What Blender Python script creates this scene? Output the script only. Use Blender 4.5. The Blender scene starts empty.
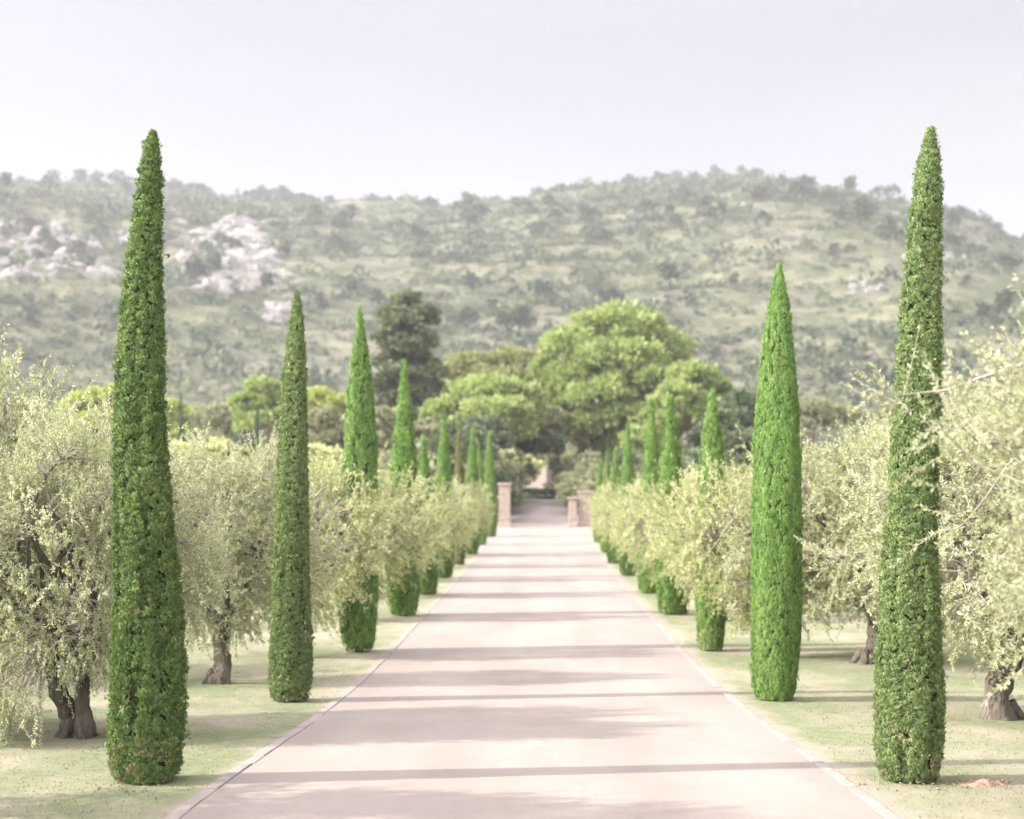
import bpy, math, random
import numpy as np
from math import radians, sin, cos, pi

# ------------------------------------------------------------------ camera, sky, sun, exposure
S = bpy.context.scene
COL = S.collection
CAM_Z = 2.30
F_PX = 1536.0
VPX, HOR = 540.0, 495.0          # vanishing point of the drive, in pixels of the photograph
SUN_EL, SUN_AZ = 30.0, 260.5     # azimuth clockwise from +Y: the sun stands to the left, a little behind the camera

cam_d = bpy.data.cameras.new('camera')
cam = bpy.data.objects.new('camera', cam_d)
COL.objects.link(cam)
cam.location = (0, 0, CAM_Z)
cam.rotation_euler = (radians(90), 0, 0)
cam_d.sensor_width = 36
cam_d.lens = 54
cam_d.shift_x = -(VPX - 512) / 1024
cam_d.shift_y = (HOR - 409.5) / 1024
cam_d.clip_start, cam_d.clip_end = 0.1, 6000
cam_d.dof.use_dof = True
cam_d.dof.focus_distance = 14.5
cam_d.dof.aperture_fstop = 1.35
S.camera = cam

world = bpy.data.worlds.new('World')
S.world = world
world.use_nodes = True
wn, wl = world.node_tree.nodes, world.node_tree.links
sky = wn.new('ShaderNodeTexSky')
sky.sky_type = 'NISHITA'
sky.sun_disc = False
sky.sun_elevation = radians(SUN_EL)
sky.sun_rotation = radians(SUN_AZ)
sky.air_density = 1.0
sky.dust_density = 3.0
sky.ozone_density = 1.0
# a thin veil of high cloud over the sky
tc = wn.new('ShaderNodeTexCoord')
mp = wn.new('ShaderNodeMapping')
mp.inputs['Scale'].default_value = (1.2, 1.2, 5.0)
nz = wn.new('ShaderNodeTexNoise')
nz.inputs['Scale'].default_value = 1.6
nz.inputs['Detail'].default_value = 5
rp = wn.new('ShaderNodeValToRGB')
rp.color_ramp.elements[0].position = 0.3
rp.color_ramp.elements[0].color = (0.84, 0.84, 0.84, 1)
rp.color_ramp.elements[1].position = 0.75
rp.color_ramp.elements[1].color = (0.95, 0.95, 0.95, 1)
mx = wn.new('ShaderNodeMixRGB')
# the veil is brighter high up on the sun's side, behind the camera: an added fill light out of view
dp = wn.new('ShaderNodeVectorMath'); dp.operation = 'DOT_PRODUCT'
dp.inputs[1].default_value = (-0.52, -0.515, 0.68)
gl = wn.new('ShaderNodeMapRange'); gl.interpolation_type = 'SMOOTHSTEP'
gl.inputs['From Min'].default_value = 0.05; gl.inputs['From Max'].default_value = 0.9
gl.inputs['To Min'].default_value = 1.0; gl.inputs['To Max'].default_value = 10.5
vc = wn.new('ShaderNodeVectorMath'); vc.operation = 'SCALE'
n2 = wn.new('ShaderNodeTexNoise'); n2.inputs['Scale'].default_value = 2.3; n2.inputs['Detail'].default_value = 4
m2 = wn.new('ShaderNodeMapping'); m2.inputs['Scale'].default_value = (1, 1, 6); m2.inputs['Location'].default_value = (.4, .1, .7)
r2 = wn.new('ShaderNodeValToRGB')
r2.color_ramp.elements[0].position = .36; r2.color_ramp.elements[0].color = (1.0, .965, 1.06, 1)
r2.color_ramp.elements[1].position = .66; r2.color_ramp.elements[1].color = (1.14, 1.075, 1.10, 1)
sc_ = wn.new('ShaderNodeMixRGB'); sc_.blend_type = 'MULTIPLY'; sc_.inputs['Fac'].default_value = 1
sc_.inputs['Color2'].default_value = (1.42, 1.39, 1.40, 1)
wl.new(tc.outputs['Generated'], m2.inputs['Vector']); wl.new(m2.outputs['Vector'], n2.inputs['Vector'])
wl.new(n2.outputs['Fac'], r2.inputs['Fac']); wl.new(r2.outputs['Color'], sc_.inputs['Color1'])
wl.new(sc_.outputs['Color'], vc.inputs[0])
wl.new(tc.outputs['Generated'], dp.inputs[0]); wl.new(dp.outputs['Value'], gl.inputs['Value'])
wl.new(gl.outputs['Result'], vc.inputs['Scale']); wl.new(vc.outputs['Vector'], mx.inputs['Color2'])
wl.new(tc.outputs['Generated'], mp.inputs['Vector'])
wl.new(mp.outputs['Vector'], nz.inputs['Vector'])
wl.new(nz.outputs['Fac'], rp.inputs['Fac'])
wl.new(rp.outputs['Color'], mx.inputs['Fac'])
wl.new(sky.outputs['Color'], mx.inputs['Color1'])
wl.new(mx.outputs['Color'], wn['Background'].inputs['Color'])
wn['Background'].inputs['Strength'].default_value = 0.10

sun_d = bpy.data.lights.new('sun', 'SUN')
sun_d.energy = 3.3
sun_d.angle = radians(0.9)
sun_d.color = (1.0, 0.935, 0.85)
sun = bpy.data.objects.new('sun', sun_d)
COL.objects.link(sun)
sun.rotation_euler = (radians(90 - SUN_EL), 0, radians(-SUN_AZ + 180))
sun.location = (-30, -5, 30)

S.view_settings.view_transform = 'Standard'
S.view_settings.look = 'None'
S.view_settings.gamma = 1
S.view_settings.exposure = 1.87
S.cycles.max_bounces = 9
S.cycles.diffuse_bounces = 6
S.cycles.transmission_bounces = 6
S.cycles.volume_bounces = 1
S.cycles.transparent_max_bounces = 8
S.cycles.use_denoising = True

HAZE_DENSITY = 0.00030
RNG = np.random.default_rng(7)
random.seed(7)

# ------------------------------------------------------------------ small helpers
def smooth(a, b, x):
    t = np.clip((np.asarray(x, float) - a) / (b - a), 0, 1)
    return t * t * (3 - 2 * t)

def vnoise(x, y, seed=0):
    x = np.asarray(x, float); y = np.asarray(y, float)
    xi, yi = np.floor(x).astype(np.int64), np.floor(y).astype(np.int64)
    fx, fy = x - xi, y - yi
    fx, fy = fx * fx * (3 - 2 * fx), fy * fy * (3 - 2 * fy)
    def h(i, j):
        n = (i * 374761393 + j * 668265263 + seed * 1442695041) & 0xFFFFFFFF
        n = ((n ^ (n >> 13)) * 1274126177) & 0xFFFFFFFF
        return ((n ^ (n >> 16)) & 0xFFFFFF) / float(0xFFFFFF)
    a = h(xi, yi) * (1 - fx) + h(xi + 1, yi) * fx
    b = h(xi, yi + 1) * (1 - fx) + h(xi + 1, yi + 1) * fx
    return a * (1 - fy) + b * fy

def fbm(x, y, seed=0, octv=4):
    s, a, t = 0, 1.0, 0
    for k in range(octv):
        s = s + a * vnoise(x * 2 ** k, y * 2 ** k, seed + 17 * k)
        t += a; a *= 0.5
    return s / t * 2 - 1

def unit(v):
    return v / (np.linalg.norm(v, axis=-1, keepdims=True) + 1e-9)

def rand_dirs(n, rng):
    return unit(rng.normal(size=(n, 3)))

def px(x, y, d):
    """World point seen at pixel (x, y) at distance d along the drive."""
    return np.array([(x - VPX) * d / F_PX, d, CAM_Z + (HOR - y) * d / F_PX])

class MB:
    """Collects faces of several sorts into one mesh."""
    def __init__(self):
        self.v, self.f, self.t, self.s, self.n = [], [], [], [], 0
    def add(self, verts, faces, tint=None, smooth_=False):
        verts = np.asarray(verts, float).reshape(-1, 3)
        faces = np.asarray(faces, int)
        self.v.append(verts)
        self.f.append(faces + self.n)
        m = len(faces)
        self.t.append(np.full(m, 0.5) if tint is None else np.broadcast_to(np.asarray(tint, float), (m,)).copy())
        self.s.append(np.full(m, smooth_))
        self.n += len(verts)
    def mesh(self, name, mat):
        me = bpy.data.meshes.new(name)
        V = np.concatenate(self.v)
        me.vertices.add(len(V))
        me.vertices.foreach_set('co', V.astype(np.float32).ravel())
        loops, starts, totals = [], [], []
        c = 0
        for f in self.f:
            k = f.shape[1]
            loops.append(f.ravel())
            starts.append(c + np.arange(len(f)) * k)
            totals.append(np.full(len(f), k))
            c += f.size
        L = np.concatenate(loops); st = np.concatenate(starts); to = np.concatenate(totals)
        me.loops.add(len(L)); me.loops.foreach_set('vertex_index', L.astype(np.int32))
        me.polygons.add(len(st))
        me.polygons.foreach_set('loop_start', st.astype(np.int32))
        me.polygons.foreach_set('loop_total', to.astype(np.int32))
        me.polygons.foreach_set('use_smooth', np.concatenate(self.s))
        at = me.attributes.new('tint', 'FLOAT', 'FACE')
        at.data.foreach_set('value', np.concatenate(self.t).astype(np.float32))
        me.materials.append(mat)
        me.update(calc_edges=True)
        me.validate()
        return me
    # -- shapes
    def leaves(self, P, D, N, L, W, tint, wide=0.45):
        """Kite-shaped leaves: base P, along D, blade normal N."""
        D = unit(D); Sd = unit(np.cross(D, N))
        L = np.broadcast_to(np.asarray(L, float), (len(P),))[:, None]
        W = np.broadcast_to(np.asarray(W, float), (len(P),))[:, None]
        a = P; c = P + D * L
        m = P + D * L * wide
        b = m + Sd * W / 2; d = m - Sd * W / 2
        V = np.stack([a, b, c, d], 1).reshape(-1, 3)
        Fc = np.arange(len(P) * 4).reshape(-1, 4)
        self.add(V, Fc, tint)
    def tube(self, pts, rad, n=6, jitter=0.0, rng=None, tint=0.5, lobes=0.0):
        pts = np.asarray(pts, float); m = len(pts)
        rad = np.broadcast_to(np.asarray(rad, float), (m,))
        T = np.gradient(pts, axis=0); T = unit(T)
        ref = np.array([0.31, 0.95, 0.05]) if abs(T[:, 2]).mean() > 0.6 else np.array([0.05, 0.1, 1.0])
        A = unit(np.cross(T, ref)); B = np.cross(T, A)
        ang = np.arange(n) / n * 2 * pi
        r = rad[:, None] * np.ones((1, n))
        if lobes:
            ph = np.linspace(0, 2.0, m)[:, None]
            r = r * (1 + lobes * np.sin(3 * ang[None] + ph) + 0.6 * lobes * np.sin(5 * ang[None] - 2 * ph))
        if jitter and rng is not None:
            r = r * (1 + jitter * rng.normal(size=r.shape))
        V = pts[:, None] + r[..., None] * (np.cos(ang)[None, :, None] * A[:, None] + np.sin(ang)[None, :, None] * B[:, None])
        i = np.arange(m - 1)[:, None] * n; j = np.arange(n)[None]; k = (j + 1) % n
        Fc = np.stack([i + j, i + k, i + n + k, i + n + j], -1).reshape(-1, 4)
        self.add(V.reshape(-1, 3), Fc, tint, True)
        self.add(np.concatenate([V[-1], pts[-1:] + T[-1:] * rad[-1] * 0.5]), np.array([[q, (q + 1) % n, n] for q in range(n)]), tint, True)
    def box(self, c, s, rz=0.0, tint=0.5, chamfer=0.0):
        x, y, z = s[0] / 2, s[1] / 2, s[2] / 2
        k = min(chamfer, x * .9, y * .9, z * .9)
        V = []
        for zz, ins in ((-z, k), (-z + k, 0), (z - k, 0), (z, k)) if k else ((-z, 0), (z, 0)):
            a, b = x - ins, y - ins
            if k:
                V += [(-a + k, -b, zz), (a - k, -b, zz), (a, -b + k, zz), (a, b - k, zz), (a - k, b, zz), (-a + k, b, zz), (-a, b - k, zz), (-a, -b + k, zz)]
            else:
                V += [(-a, -b, zz), (a, -b, zz), (a, b, zz), (-a, b, zz)]
        V = np.array(V); n = 8 if k else 4; m = len(V) // n
        R = np.array([[cos(rz), -sin(rz), 0], [sin(rz), cos(rz), 0], [0, 0, 1]])
        V = V @ R.T + np.asarray(c, float)
        Fc = [[i * n + j, i * n + (j + 1) % n, (i + 1) * n + (j + 1) % n, (i + 1) * n + j] for i in range(m - 1) for j in range(n)]
        base = self.n
        self.add(V, Fc, tint)
        self.v.append(np.zeros((0, 3)))
        self.f.append(np.array([list(range(n))[::-1]]) + base); self.t.append(np.array([tint])); self.s.append(np.array([False]))
        self.f.append(np.array([[(m - 1) * n + q for q in range(n)]]) + base); self.t.append(np.array([tint])); self.s.append(np.array([False]))

def link(name, me, parent=None, loc=None):
    o = bpy.data.objects.new(name, me)
    COL.objects.link(o)
    if parent is not None:
        o.parent = parent
    if loc is not None:
        o.location = loc
    return o

def thing(name, label, cat, loc=(0, 0, 0), rz=0.0, scale=(1, 1, 1), group=None):
    o = bpy.data.objects.new(name, None)
    COL.objects.link(o)
    o.empty_display_size = 0.3
    o.location = loc; o.rotation_euler = (0, 0, rz); o.scale = scale
    o['label'] = label; o['category'] = cat
    if group:
        o['group'] = group
    return o

def tag(o, label, cat, group=None):
    o['label'] = label; o['category'] = cat
    if group:
        o['group'] = group
    return o

# ------------------------------------------------------------------ materials
def mat_new(name):
    m = bpy.data.materials.new(name)
    m.use_nodes = True
    nt = m.node_tree
    return m, nt.nodes, nt.links, nt.nodes['Principled BSDF'], nt.nodes['Material Output']

def ramp(n, stops):
    r = n.new('ShaderNodeValToRGB')
    e = r.color_ramp.elements
    while len(e) < len(stops):
        e.new(0.5)
    for el, (p, c) in zip(e, stops):
        el.position = p
        el.color = (*c, 1)
    return r

def leaf_mat(name, stops, rough=0.6, trans=0.3, spec=0.3):
    """Leaf colour varies from leaf to leaf (tint); some light passes through the blades."""
    m, n, l, b, out = mat_new(name)
    at = n.new('ShaderNodeAttribute'); at.attribute_name = 'tint'
    r = ramp(n, stops)
    l.new(at.outputs['Fac'], r.inputs['Fac'])
    b.inputs['Roughness'].default_value = rough
    b.inputs['Specular IOR Level'].default_value = spec
    l.new(r.outputs['Color'], b.inputs['Base Color'])
    tr = n.new('ShaderNodeBsdfTranslucent')
    hs = n.new('ShaderNodeHueSaturation')
    hs.inputs['Saturation'].default_value = 1.15
    hs.inputs['Value'].default_value = 1.2
    l.new(r.outputs['Color'], hs.inputs['Color'])
    l.new(hs.outputs['Color'], tr.inputs['Color'])
    ms = n.new('ShaderNodeMixShader')
    ms.inputs['Fac'].default_value = trans
    l.new(b.outputs['BSDF'], ms.inputs[1]); l.new(tr.outputs['BSDF'], ms.inputs[2])
    l.new(ms.outputs['Shader'], out.inputs['Surface'])
    return m

def noise_mat(name, stops, scale=4.0, detail=6, rough=0.9, bump=0.3, bump_scale=None, stretch=(1, 1, 1), spec=0.25, dist=0.02):
    m, n, l, b, out = mat_new(name)
    t = n.new('ShaderNodeTexCoord'); mp = n.new('ShaderNodeMapping')
    mp.inputs['Scale'].default_value = stretch
    nz = n.new('ShaderNodeTexNoise'); nz.inputs['Scale'].default_value = scale; nz.inputs['Detail'].default_value = detail
    nz.inputs['Roughness'].default_value = 0.65
    l.new(t.outputs['Object'], mp.inputs['Vector']); l.new(mp.outputs['Vector'], nz.inputs['Vector'])
    r = ramp(n, stops)
    l.new(nz.outputs['Fac'], r.inputs['Fac'])
    l.new(r.outputs['Color'], b.inputs['Base Color'])
    b.inputs['Roughness'].default_value = rough
    b.inputs['Specular IOR Level'].default_value = spec
    if bump:
        n2 = n.new('ShaderNodeTexNoise'); n2.inputs['Scale'].default_value = bump_scale or scale * 3; n2.inputs['Detail'].default_value = 6
        l.new(mp.outputs['Vector'], n2.inputs['Vector'])
        bp = n.new('ShaderNodeBump'); bp.inputs['Strength'].default_value = bump; bp.inputs['Distance'].default_value = dist
        l.new(n2.outputs['Fac'], bp.inputs['Height'])
        l.new(bp.outputs['Normal'], b.inputs['Normal'])
    return m

M = {}
M['cyp_ragged'] = leaf_mat('cypress_foliage_ragged', [(0, (.052, .100, .034)), (.45, (.116, .188, .054)), (.9, (.205, .275, .084)), (.94, (.28, .245, .14))], trans=0.2)
M['cyp_olive'] = leaf_mat('cypress_foliage_olive', [(0, (.080, .130, .044)), (.45, (.158, .228, .082)), (.9, (.25, .315, .122)), (.94, (.34, .29, .18))], trans=0.2)
M['cyp_bright'] = leaf_mat('cypress_foliage_bright', [(0, (.080, .160, .045)), (.5, (.160, .28, .070)), (.9, (.24, .36, .098)), (.94, (.28, .32, .14))], trans=0.2)
M['cyp_brown'] = leaf_mat('cypress_foliage_brownish', [(0, (.09, .12, .045)), (.5, (.165, .195, .085)), (1, (.26, .25, .12))], trans=0.2)
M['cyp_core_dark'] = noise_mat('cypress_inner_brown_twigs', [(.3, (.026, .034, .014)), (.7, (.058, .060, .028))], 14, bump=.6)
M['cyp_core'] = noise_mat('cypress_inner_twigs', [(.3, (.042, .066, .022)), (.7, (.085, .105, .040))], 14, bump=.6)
M['olive_leaf'] = leaf_mat('olive_leaf', [(0, (.200, .235, .110)), (.4, (.365, .398, .208)), (.75, (.495, .515, .320)), (1, (.62, .625, .45))], rough=.5, trans=0.44, spec=.4)
M['olive_leaf_far'] = leaf_mat('olive_leaf_yellowish', [(0, (.225, .262, .105)), (.4, (.388, .425, .190)), (.75, (.505, .525, .285)), (1, (.62, .61, .38))], rough=.55, trans=0.44, spec=.35)
M['olive_bark'] = noise_mat('olive_bark', [(.3, (.045, .038, .030)), (.5, (.100, .086, .069)), (.72, (.205, .178, .146))], 6, rough=.95, bump=1.0, bump_scale=26, stretch=(1, 1, .35), dist=.05)
M['twig_bark'] = noise_mat('olive_twig_bark', [(.3, (.22, .195, .16)), (.7, (.37, .335, .285))], 9, rough=.9, bump=.4)
M['pine_leaf'] = leaf_mat('stone_pine_needles', [(0, (.138, .190, .062)), (.5, (.262, .328, .116)), (1, (.378, .43, .185))], trans=0.38)
M['pine_leaf_grey'] = leaf_mat('pine_needles_grey_green', [(0, (.13, .15, .065)), (.5, (.235, .26, .11)), (1, (.33, .35, .165))], trans=0.36)
M['dark_leaf'] = leaf_mat('dark_evergreen_leaf', [(0, (.055, .080, .042)), (.5, (.105, .14, .075)), (1, (.18, .21, .11))], trans=0.28)
M['grey_leaf'] = leaf_mat('grey_broad_leaf', [(0, (.14, .155, .085)), (.5, (.25, .265, .15)), (1, (.35, .35, .21))], trans=0.36)
M['lime_leaf'] = leaf_mat('light_green_leaf', [(0, (0.179, 0.220, 0.050)), (0.5, (0.315, 0.369, 0.100)), (1, (0.420, 0.462, 0.160))], trans=0.36)
M['hill_leaf'] = leaf_mat('hillside_evergreen_leaf', [(0, (.018, .032, .020)), (.5, (.046, .068, .036)), (1, (.115, .138, .064))], trans=0.2)
M['pine_bark'] = noise_mat('pine_bark', [(.3, (.09, .065, .05)), (.7, (.26, .19, .15))], 3, bump=.8, bump_scale=10, stretch=(1, 1, .4), dist=.06)
M['rock'] = noise_mat('pale_limestone', [(.25, (.115, .110, .100)), (.5, (.185, .178, .164)), (.75, (.265, .256, .238))], .35, bump=.9, bump_scale=.8, dist=.6)
M['stone'] = noise_mat('dressed_stone', [(.3, (.23, .185, .152)), (.7, (.33, .27, .228))], 4, bump=.5, dist=.02)
M['plaster'] = noise_mat('pale_plaster', [(.3, (.21, .182, .158)), (.7, (.26, .227, .20))], 1.2, bump=.2)
M['tiles'] = noise_mat('terracotta_roof', [(.3, (.26, .14, .09)), (.7, (.42, .25, .17))], 3, bump=.6, stretch=(6, 1, 1))
M['wood'] = noise_mat('grey_painted_wood', [(.3, (.20, .22, .22)), (.7, (.28, .30, .30))], 5, bump=.2)
M['white'] = noise_mat('white_paint', [(.3, (.74, .73, .70)), (.7, (.82, .81, .78))], 5, rough=.5, bump=.05)
M['dirt'] = noise_mat('reddish_dirt', [(.3, (.20, .13, .09)), (.7, (.36, .26, .20))], 9, bump=1.0, bump_scale=30, dist=.04)

def lawn_mat():
    m, n, l, b, out = mat_new('lawn')
    t = n.new('ShaderNodeTexCoord')
    def nz(scale, detail=6, rough=.6, stretch=(1, 1, 1)):
        mp = n.new('ShaderNodeMapping'); mp.inputs['Scale'].default_value = stretch
        l.new(t.outputs['Object'], mp.inputs['Vector'])
        q = n.new('ShaderNodeTexNoise'); q.inputs['Scale'].default_value = scale; q.inputs['Detail'].default_value = detail; q.inputs['Roughness'].default_value = rough
        l.new(mp.outputs['Vector'], q.inputs['Vector'])
        return q
    g = ramp(n, [(.3, (.132, .164, .080)), (.5, (.186, .207, .118)), (.7, (.240, .246, .156))])
    l.new(nz(9, 8, .75).outputs['Fac'], g.inputs['Fac'])
    dry = ramp(n, [(.3, (.265, .242, .175)), (.7, (.33, .305, .235))])
    l.new(nz(14, 8, .75).outputs['Fac'], dry.inputs['Fac'])
    pat = ramp(n, [(.44, (0, 0, 0)), (.62, (1, 1, 1))])
    l.new(nz(.55, 5, .62, (1, .7, 1)).outputs['Fac'], pat.inputs['Fac'])
    mx1 = n.new('ShaderNodeMixRGB')
    l.new(pat.outputs['Color'], mx1.inputs['Fac']); l.new(g.outputs['Color'], mx1.inputs['Color1']); l.new(dry.outputs['Color'], mx1.inputs['Color2'])
    # worn gravelly margin along the kerb
    sx = n.new('ShaderNodeSeparateXYZ'); l.new(t.outputs['Object'], sx.inputs['Vector'])
    ab = n.new('ShaderNodeMath'); ab.operation = 'ABSOLUTE'; l.new(sx.outputs['X'], ab.inputs[0])
    ad = n.new('ShaderNodeMath'); ad.operation = 'MULTIPLY_ADD'; ad.inputs[1].default_value = .9; 
    l.new(nz(2.3, 6, .7).outputs['Fac'], ad.inputs[0]); l.new(ab.outputs[0], ad.inputs[2])
    mg = n.new('ShaderNodeMapRange'); mg.inputs['From Min'].default_value = 2.95; mg.inputs['From Max'].default_value = 3.22
    mg.inputs['To Min'].default_value = .85; mg.inputs['To Max'].default_value = 0
    l.new(ad.outputs[0], mg.inputs['Value'])
    mx2 = n.new('ShaderNodeMixRGB'); mx2.inputs['Color2'].default_value = (.31, .268, .225, 1)
    l.new(mg.outputs['Result'], mx2.inputs['Fac']); l.new(mx1.outputs['Color'], mx2.inputs['Color1'])
    l.new(mx2.outputs['Color'], b.inputs['Base Color'])
    b.inputs['Roughness'].default_value = 1; b.inputs['Specular IOR Level'].default_value = .1
    bp = n.new('ShaderNodeBump'); bp.inputs['Strength'].default_value = .7; bp.inputs['Distance'].default_value = .03
    l.new(nz(40, 4, .7).outputs['Fac'], bp.inputs['Height']); l.new(bp.outputs['Normal'], b.inputs['Normal'])
    return m
M['lawn'] = lawn_mat()
M['grass'] = leaf_mat('grass_blade', [(0, (.122, .162, .072)), (.5, (.188, .214, .115)), (.8, (.240, .252, .150)), (1, (.28, .265, .18))], trans=.35)

def road_mat():
    m, n, l, b, out = mat_new('drive_surface')
    t = n.new('ShaderNodeTexCoord')
    def nz(scale, detail=6, rough=.6, stretch=(1, 1, 1)):
        mp = n.new('ShaderNodeMapping'); mp.inputs['Scale'].default_value = stretch
        l.new(t.outputs['Object'], mp.inputs['Vector'])
        q = n.new('ShaderNodeTexNoise'); q.inputs['Scale'].default_value = scale; q.inputs['Detail'].default_value = detail; q.inputs['Roughness'].default_value = rough
        l.new(mp.outputs['Vector'], q.inputs['Vector'])
        return q
    base = ramp(n, [(.3, (.222, .194, .171)), (.5, (.257, .225, .199)), (.72, (.288, .255, .228))])
    l.new(nz(.5, 7, .6, (1.6, .5, 1)).outputs['Fac'], base.inputs['Fac'])
    grit = ramp(n, [(.25, (.72, .72, .72)), (.5, (1, 1, 1)), (.8, (1.12, 1.1, 1.08))])
    l.new(nz(38, 5, .85).outputs['Fac'], grit.inputs['Fac'])
    mul = n.new('ShaderNodeMixRGB'); mul.blend_type = 'MULTIPLY'; mul.inputs['Fac'].default_value = .8
    l.new(base.outputs['Color'], mul.inputs['Color1']); l.new(grit.outputs['Color'], mul.inputs['Color2'])
    # wheel tracks, a little darker and smoother
    sx = n.new('ShaderNodeSeparateXYZ'); l.new(t.outputs['Object'], sx.inputs['Vector'])
    wv = n.new('ShaderNodeMath'); wv.operation = 'MULTIPLY'; wv.inputs[1].default_value = 4.0; l.new(sx.outputs['X'], wv.inputs[0])
    co = n.new('ShaderNodeMath'); co.operation = 'COSINE'; l.new(wv.outputs[0], co.inputs[0])
    tr = n.new('ShaderNodeMapRange'); tr.inputs['From Min'].default_value = -1; tr.inputs['From Max'].default_value = -.2
    tr.inputs['To Min'].default_value = .22; tr.inputs['To Max'].default_value = 0
    l.new(co.outputs[0], tr.inputs['Value'])
    mx = n.new('ShaderNodeMixRGB'); mx.inputs['Color2'].default_value = (.20, .177, .162, 1)
    l.new(tr.outputs['Result'], mx.inputs['Fac']); l.new(mul.outputs['Color'], mx.inputs['Color1'])
    # fine cracks and small spots
    vo = n.new('ShaderNodeTexVoronoi'); vo.feature = 'DISTANCE_TO_EDGE'; vo.inputs['Scale'].default_value = .42
    dm = n.new('ShaderNodeVectorMath'); dm.operation = 'MULTIPLY_ADD'
    q = nz(1.7, 6, .7)
    dm.inputs[1].default_value = (.9, .9, .9); l.new(q.outputs['Color'], dm.inputs[0]); l.new(t.outputs['Object'], dm.inputs[2])
    l.new(dm.outputs[0], vo.inputs['Vector'])
    ck = n.new('ShaderNodeMapRange'); ck.inputs['From Min'].default_value = .002; ck.inputs['From Max'].default_value = .009
    ck.inputs['To Min'].default_value = .26; ck.inputs['To Max'].default_value = 0
    l.new(vo.outputs['Distance'], ck.inputs['Value'])
    mx2 = n.new('ShaderNodeMixRGB'); mx2.inputs['Color2'].default_value = (.15, .13, .115, 1)
    l.new(ck.outputs['Result'], mx2.inputs['Fac']); l.new(mx.outputs['Color'], mx2.inputs['Color1'])
    l.new(mx2.outputs['Color'], b.inputs['Base Color'])
    b.inputs['Roughness'].default_value = .85; b.inputs['Specular IOR Level'].default_value = .2
    bp = n.new('ShaderNodeBump'); bp.inputs['Strength'].default_value = .35; bp.inputs['Distance'].default_value = .01
    l.new(nz(60, 5, .7).outputs['Fac'], bp.inputs['Height']); l.new(bp.outputs['Normal'], b.inputs['Normal'])
    return m
M['road'] = road_mat()
M['kerb'] = noise_mat('kerb_stone', [(.3, (.205, .180, .160)), (.5, (.262, .232, .208)), (.75, (.31, .278, .252))], 3.5, bump=.5, bump_scale=40, dist=.01)

def hill_mat():
    m, n, l, b, out = mat_new('hill_ground')
    t = n.new('ShaderNodeTexCoord')
    def nz(scale, detail=6, rough=.6, stretch=(1, 1, 1)):
        mp = n.new('ShaderNodeMapping'); mp.inputs['Scale'].default_value = stretch
        l.new(t.outputs['Object'], mp.inputs['Vector'])
        q = n.new('ShaderNodeTexNoise'); q.inputs['Scale'].default_value = scale; q.inputs['Detail'].default_value = detail; q.inputs['Roughness'].default_value = rough
        l.new(mp.outputs['Vector'], q.inputs['Vector'])
        return q
    a = ramp(n, [(.32, (.080, .092, .052)), (.5, (.128, .134, .080)), (.68, (.188, .178, .120))])
    l.new(nz(.05, 8, .7).outputs['Fac'], a.inputs['Fac'])
    s = ramp(n, [(.50, (0, 0, 0)), (.66, (1, 1, 1))])
    l.new(nz(.016, 7, .68, (1, 1, 4)).outputs['Fac'], s.inputs['Fac'])
    mx = n.new('ShaderNodeMixRGB'); mx.inputs['Color2'].default_value = (.172, .160, .130, 1)
    l.new(s.outputs['Color'], mx.inputs['Fac']); l.new(a.outputs['Color'], mx.inputs['Color1'])
    d = ramp(n, [(.42, (1, 1, 1)), (.60, (0, 0, 0))])
    l.new(nz(.11, 6, .7, (1, 1, 3)).outputs['Fac'], d.inputs['Fac'])
    mx2 = n.new('ShaderNodeMixRGB'); mx2.inputs['Color2'].default_value = (.040, .052, .032, 1)
    mf = n.new('ShaderNodeMath'); mf.operation = 'MULTIPLY'; mf.inputs[1].default_value = .7
    l.new(d.outputs['Color'], mf.inputs[0]); l.new(mf.outputs[0], mx2.inputs['Fac']); l.new(mx.outputs['Color'], mx2.inputs['Color1'])
    l.new(mx2.outputs['Color'], b.inputs['Base Color'])
    b.inputs['Roughness'].default_value = 1; b.inputs['Specular IOR Level'].default_value = .05
    bp = n.new('ShaderNodeBump'); bp.inputs['Strength'].default_value = .8; bp.inputs['Distance'].default_value = 2.0
    l.new(nz(.25, 6, .7).outputs['Fac'], bp.inputs['Height']); l.new(bp.outputs['Normal'], b.inputs['Normal'])
    return m
M['hill'] = hill_mat()

# ------------------------------------------------------------------ terrain
GY = np.array([-60, 0, 8, 10.7, 12.2, 15, 17, 19, 22, 26, 34, 42, 50, 60, 70, 78, 85, 88, 92, 96, 100, 106, 115, 140, 180, 260], float)
GZ = np.array([-2.2, -2.2, -2.22, -2.25, -2.3, -2.43, -2.52, -2.59, -2.66, -2.69, -2.66, -2.66, -2.62, -2.50, -2.28, -2.07, -1.87, -1.72, -1.30, -.80, -.42, -.15, 0, .3, 1.2, 4.0], float)
_yy = np.arange(-60, 261, 0.5)
_zz = np.interp(_yy, GY, GZ)
_k = np.hanning(9); _k /= _k.sum()
_zz = np.convolve(np.pad(_zz, 4, mode='edge'), _k, 'valid')
_hx = np.array([-1700, -620, -350, -312, -258, -220, -180, -141, -111, -70, -41, -12, 12, 47, 64, 82, 94, 117, 146, 176, 200, 229, 258, 284, 400, 800, 1700], float)
_hp = np.array([150, 170, 178, 186, 181, 184, 194, 200, 207, 207, 208, 204, 194, 186, 181, 180, 177, 182, 196, 209, 225, 243, 250, 262, 300, 340, 380], float)
HILL_Y = 900.0

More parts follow.
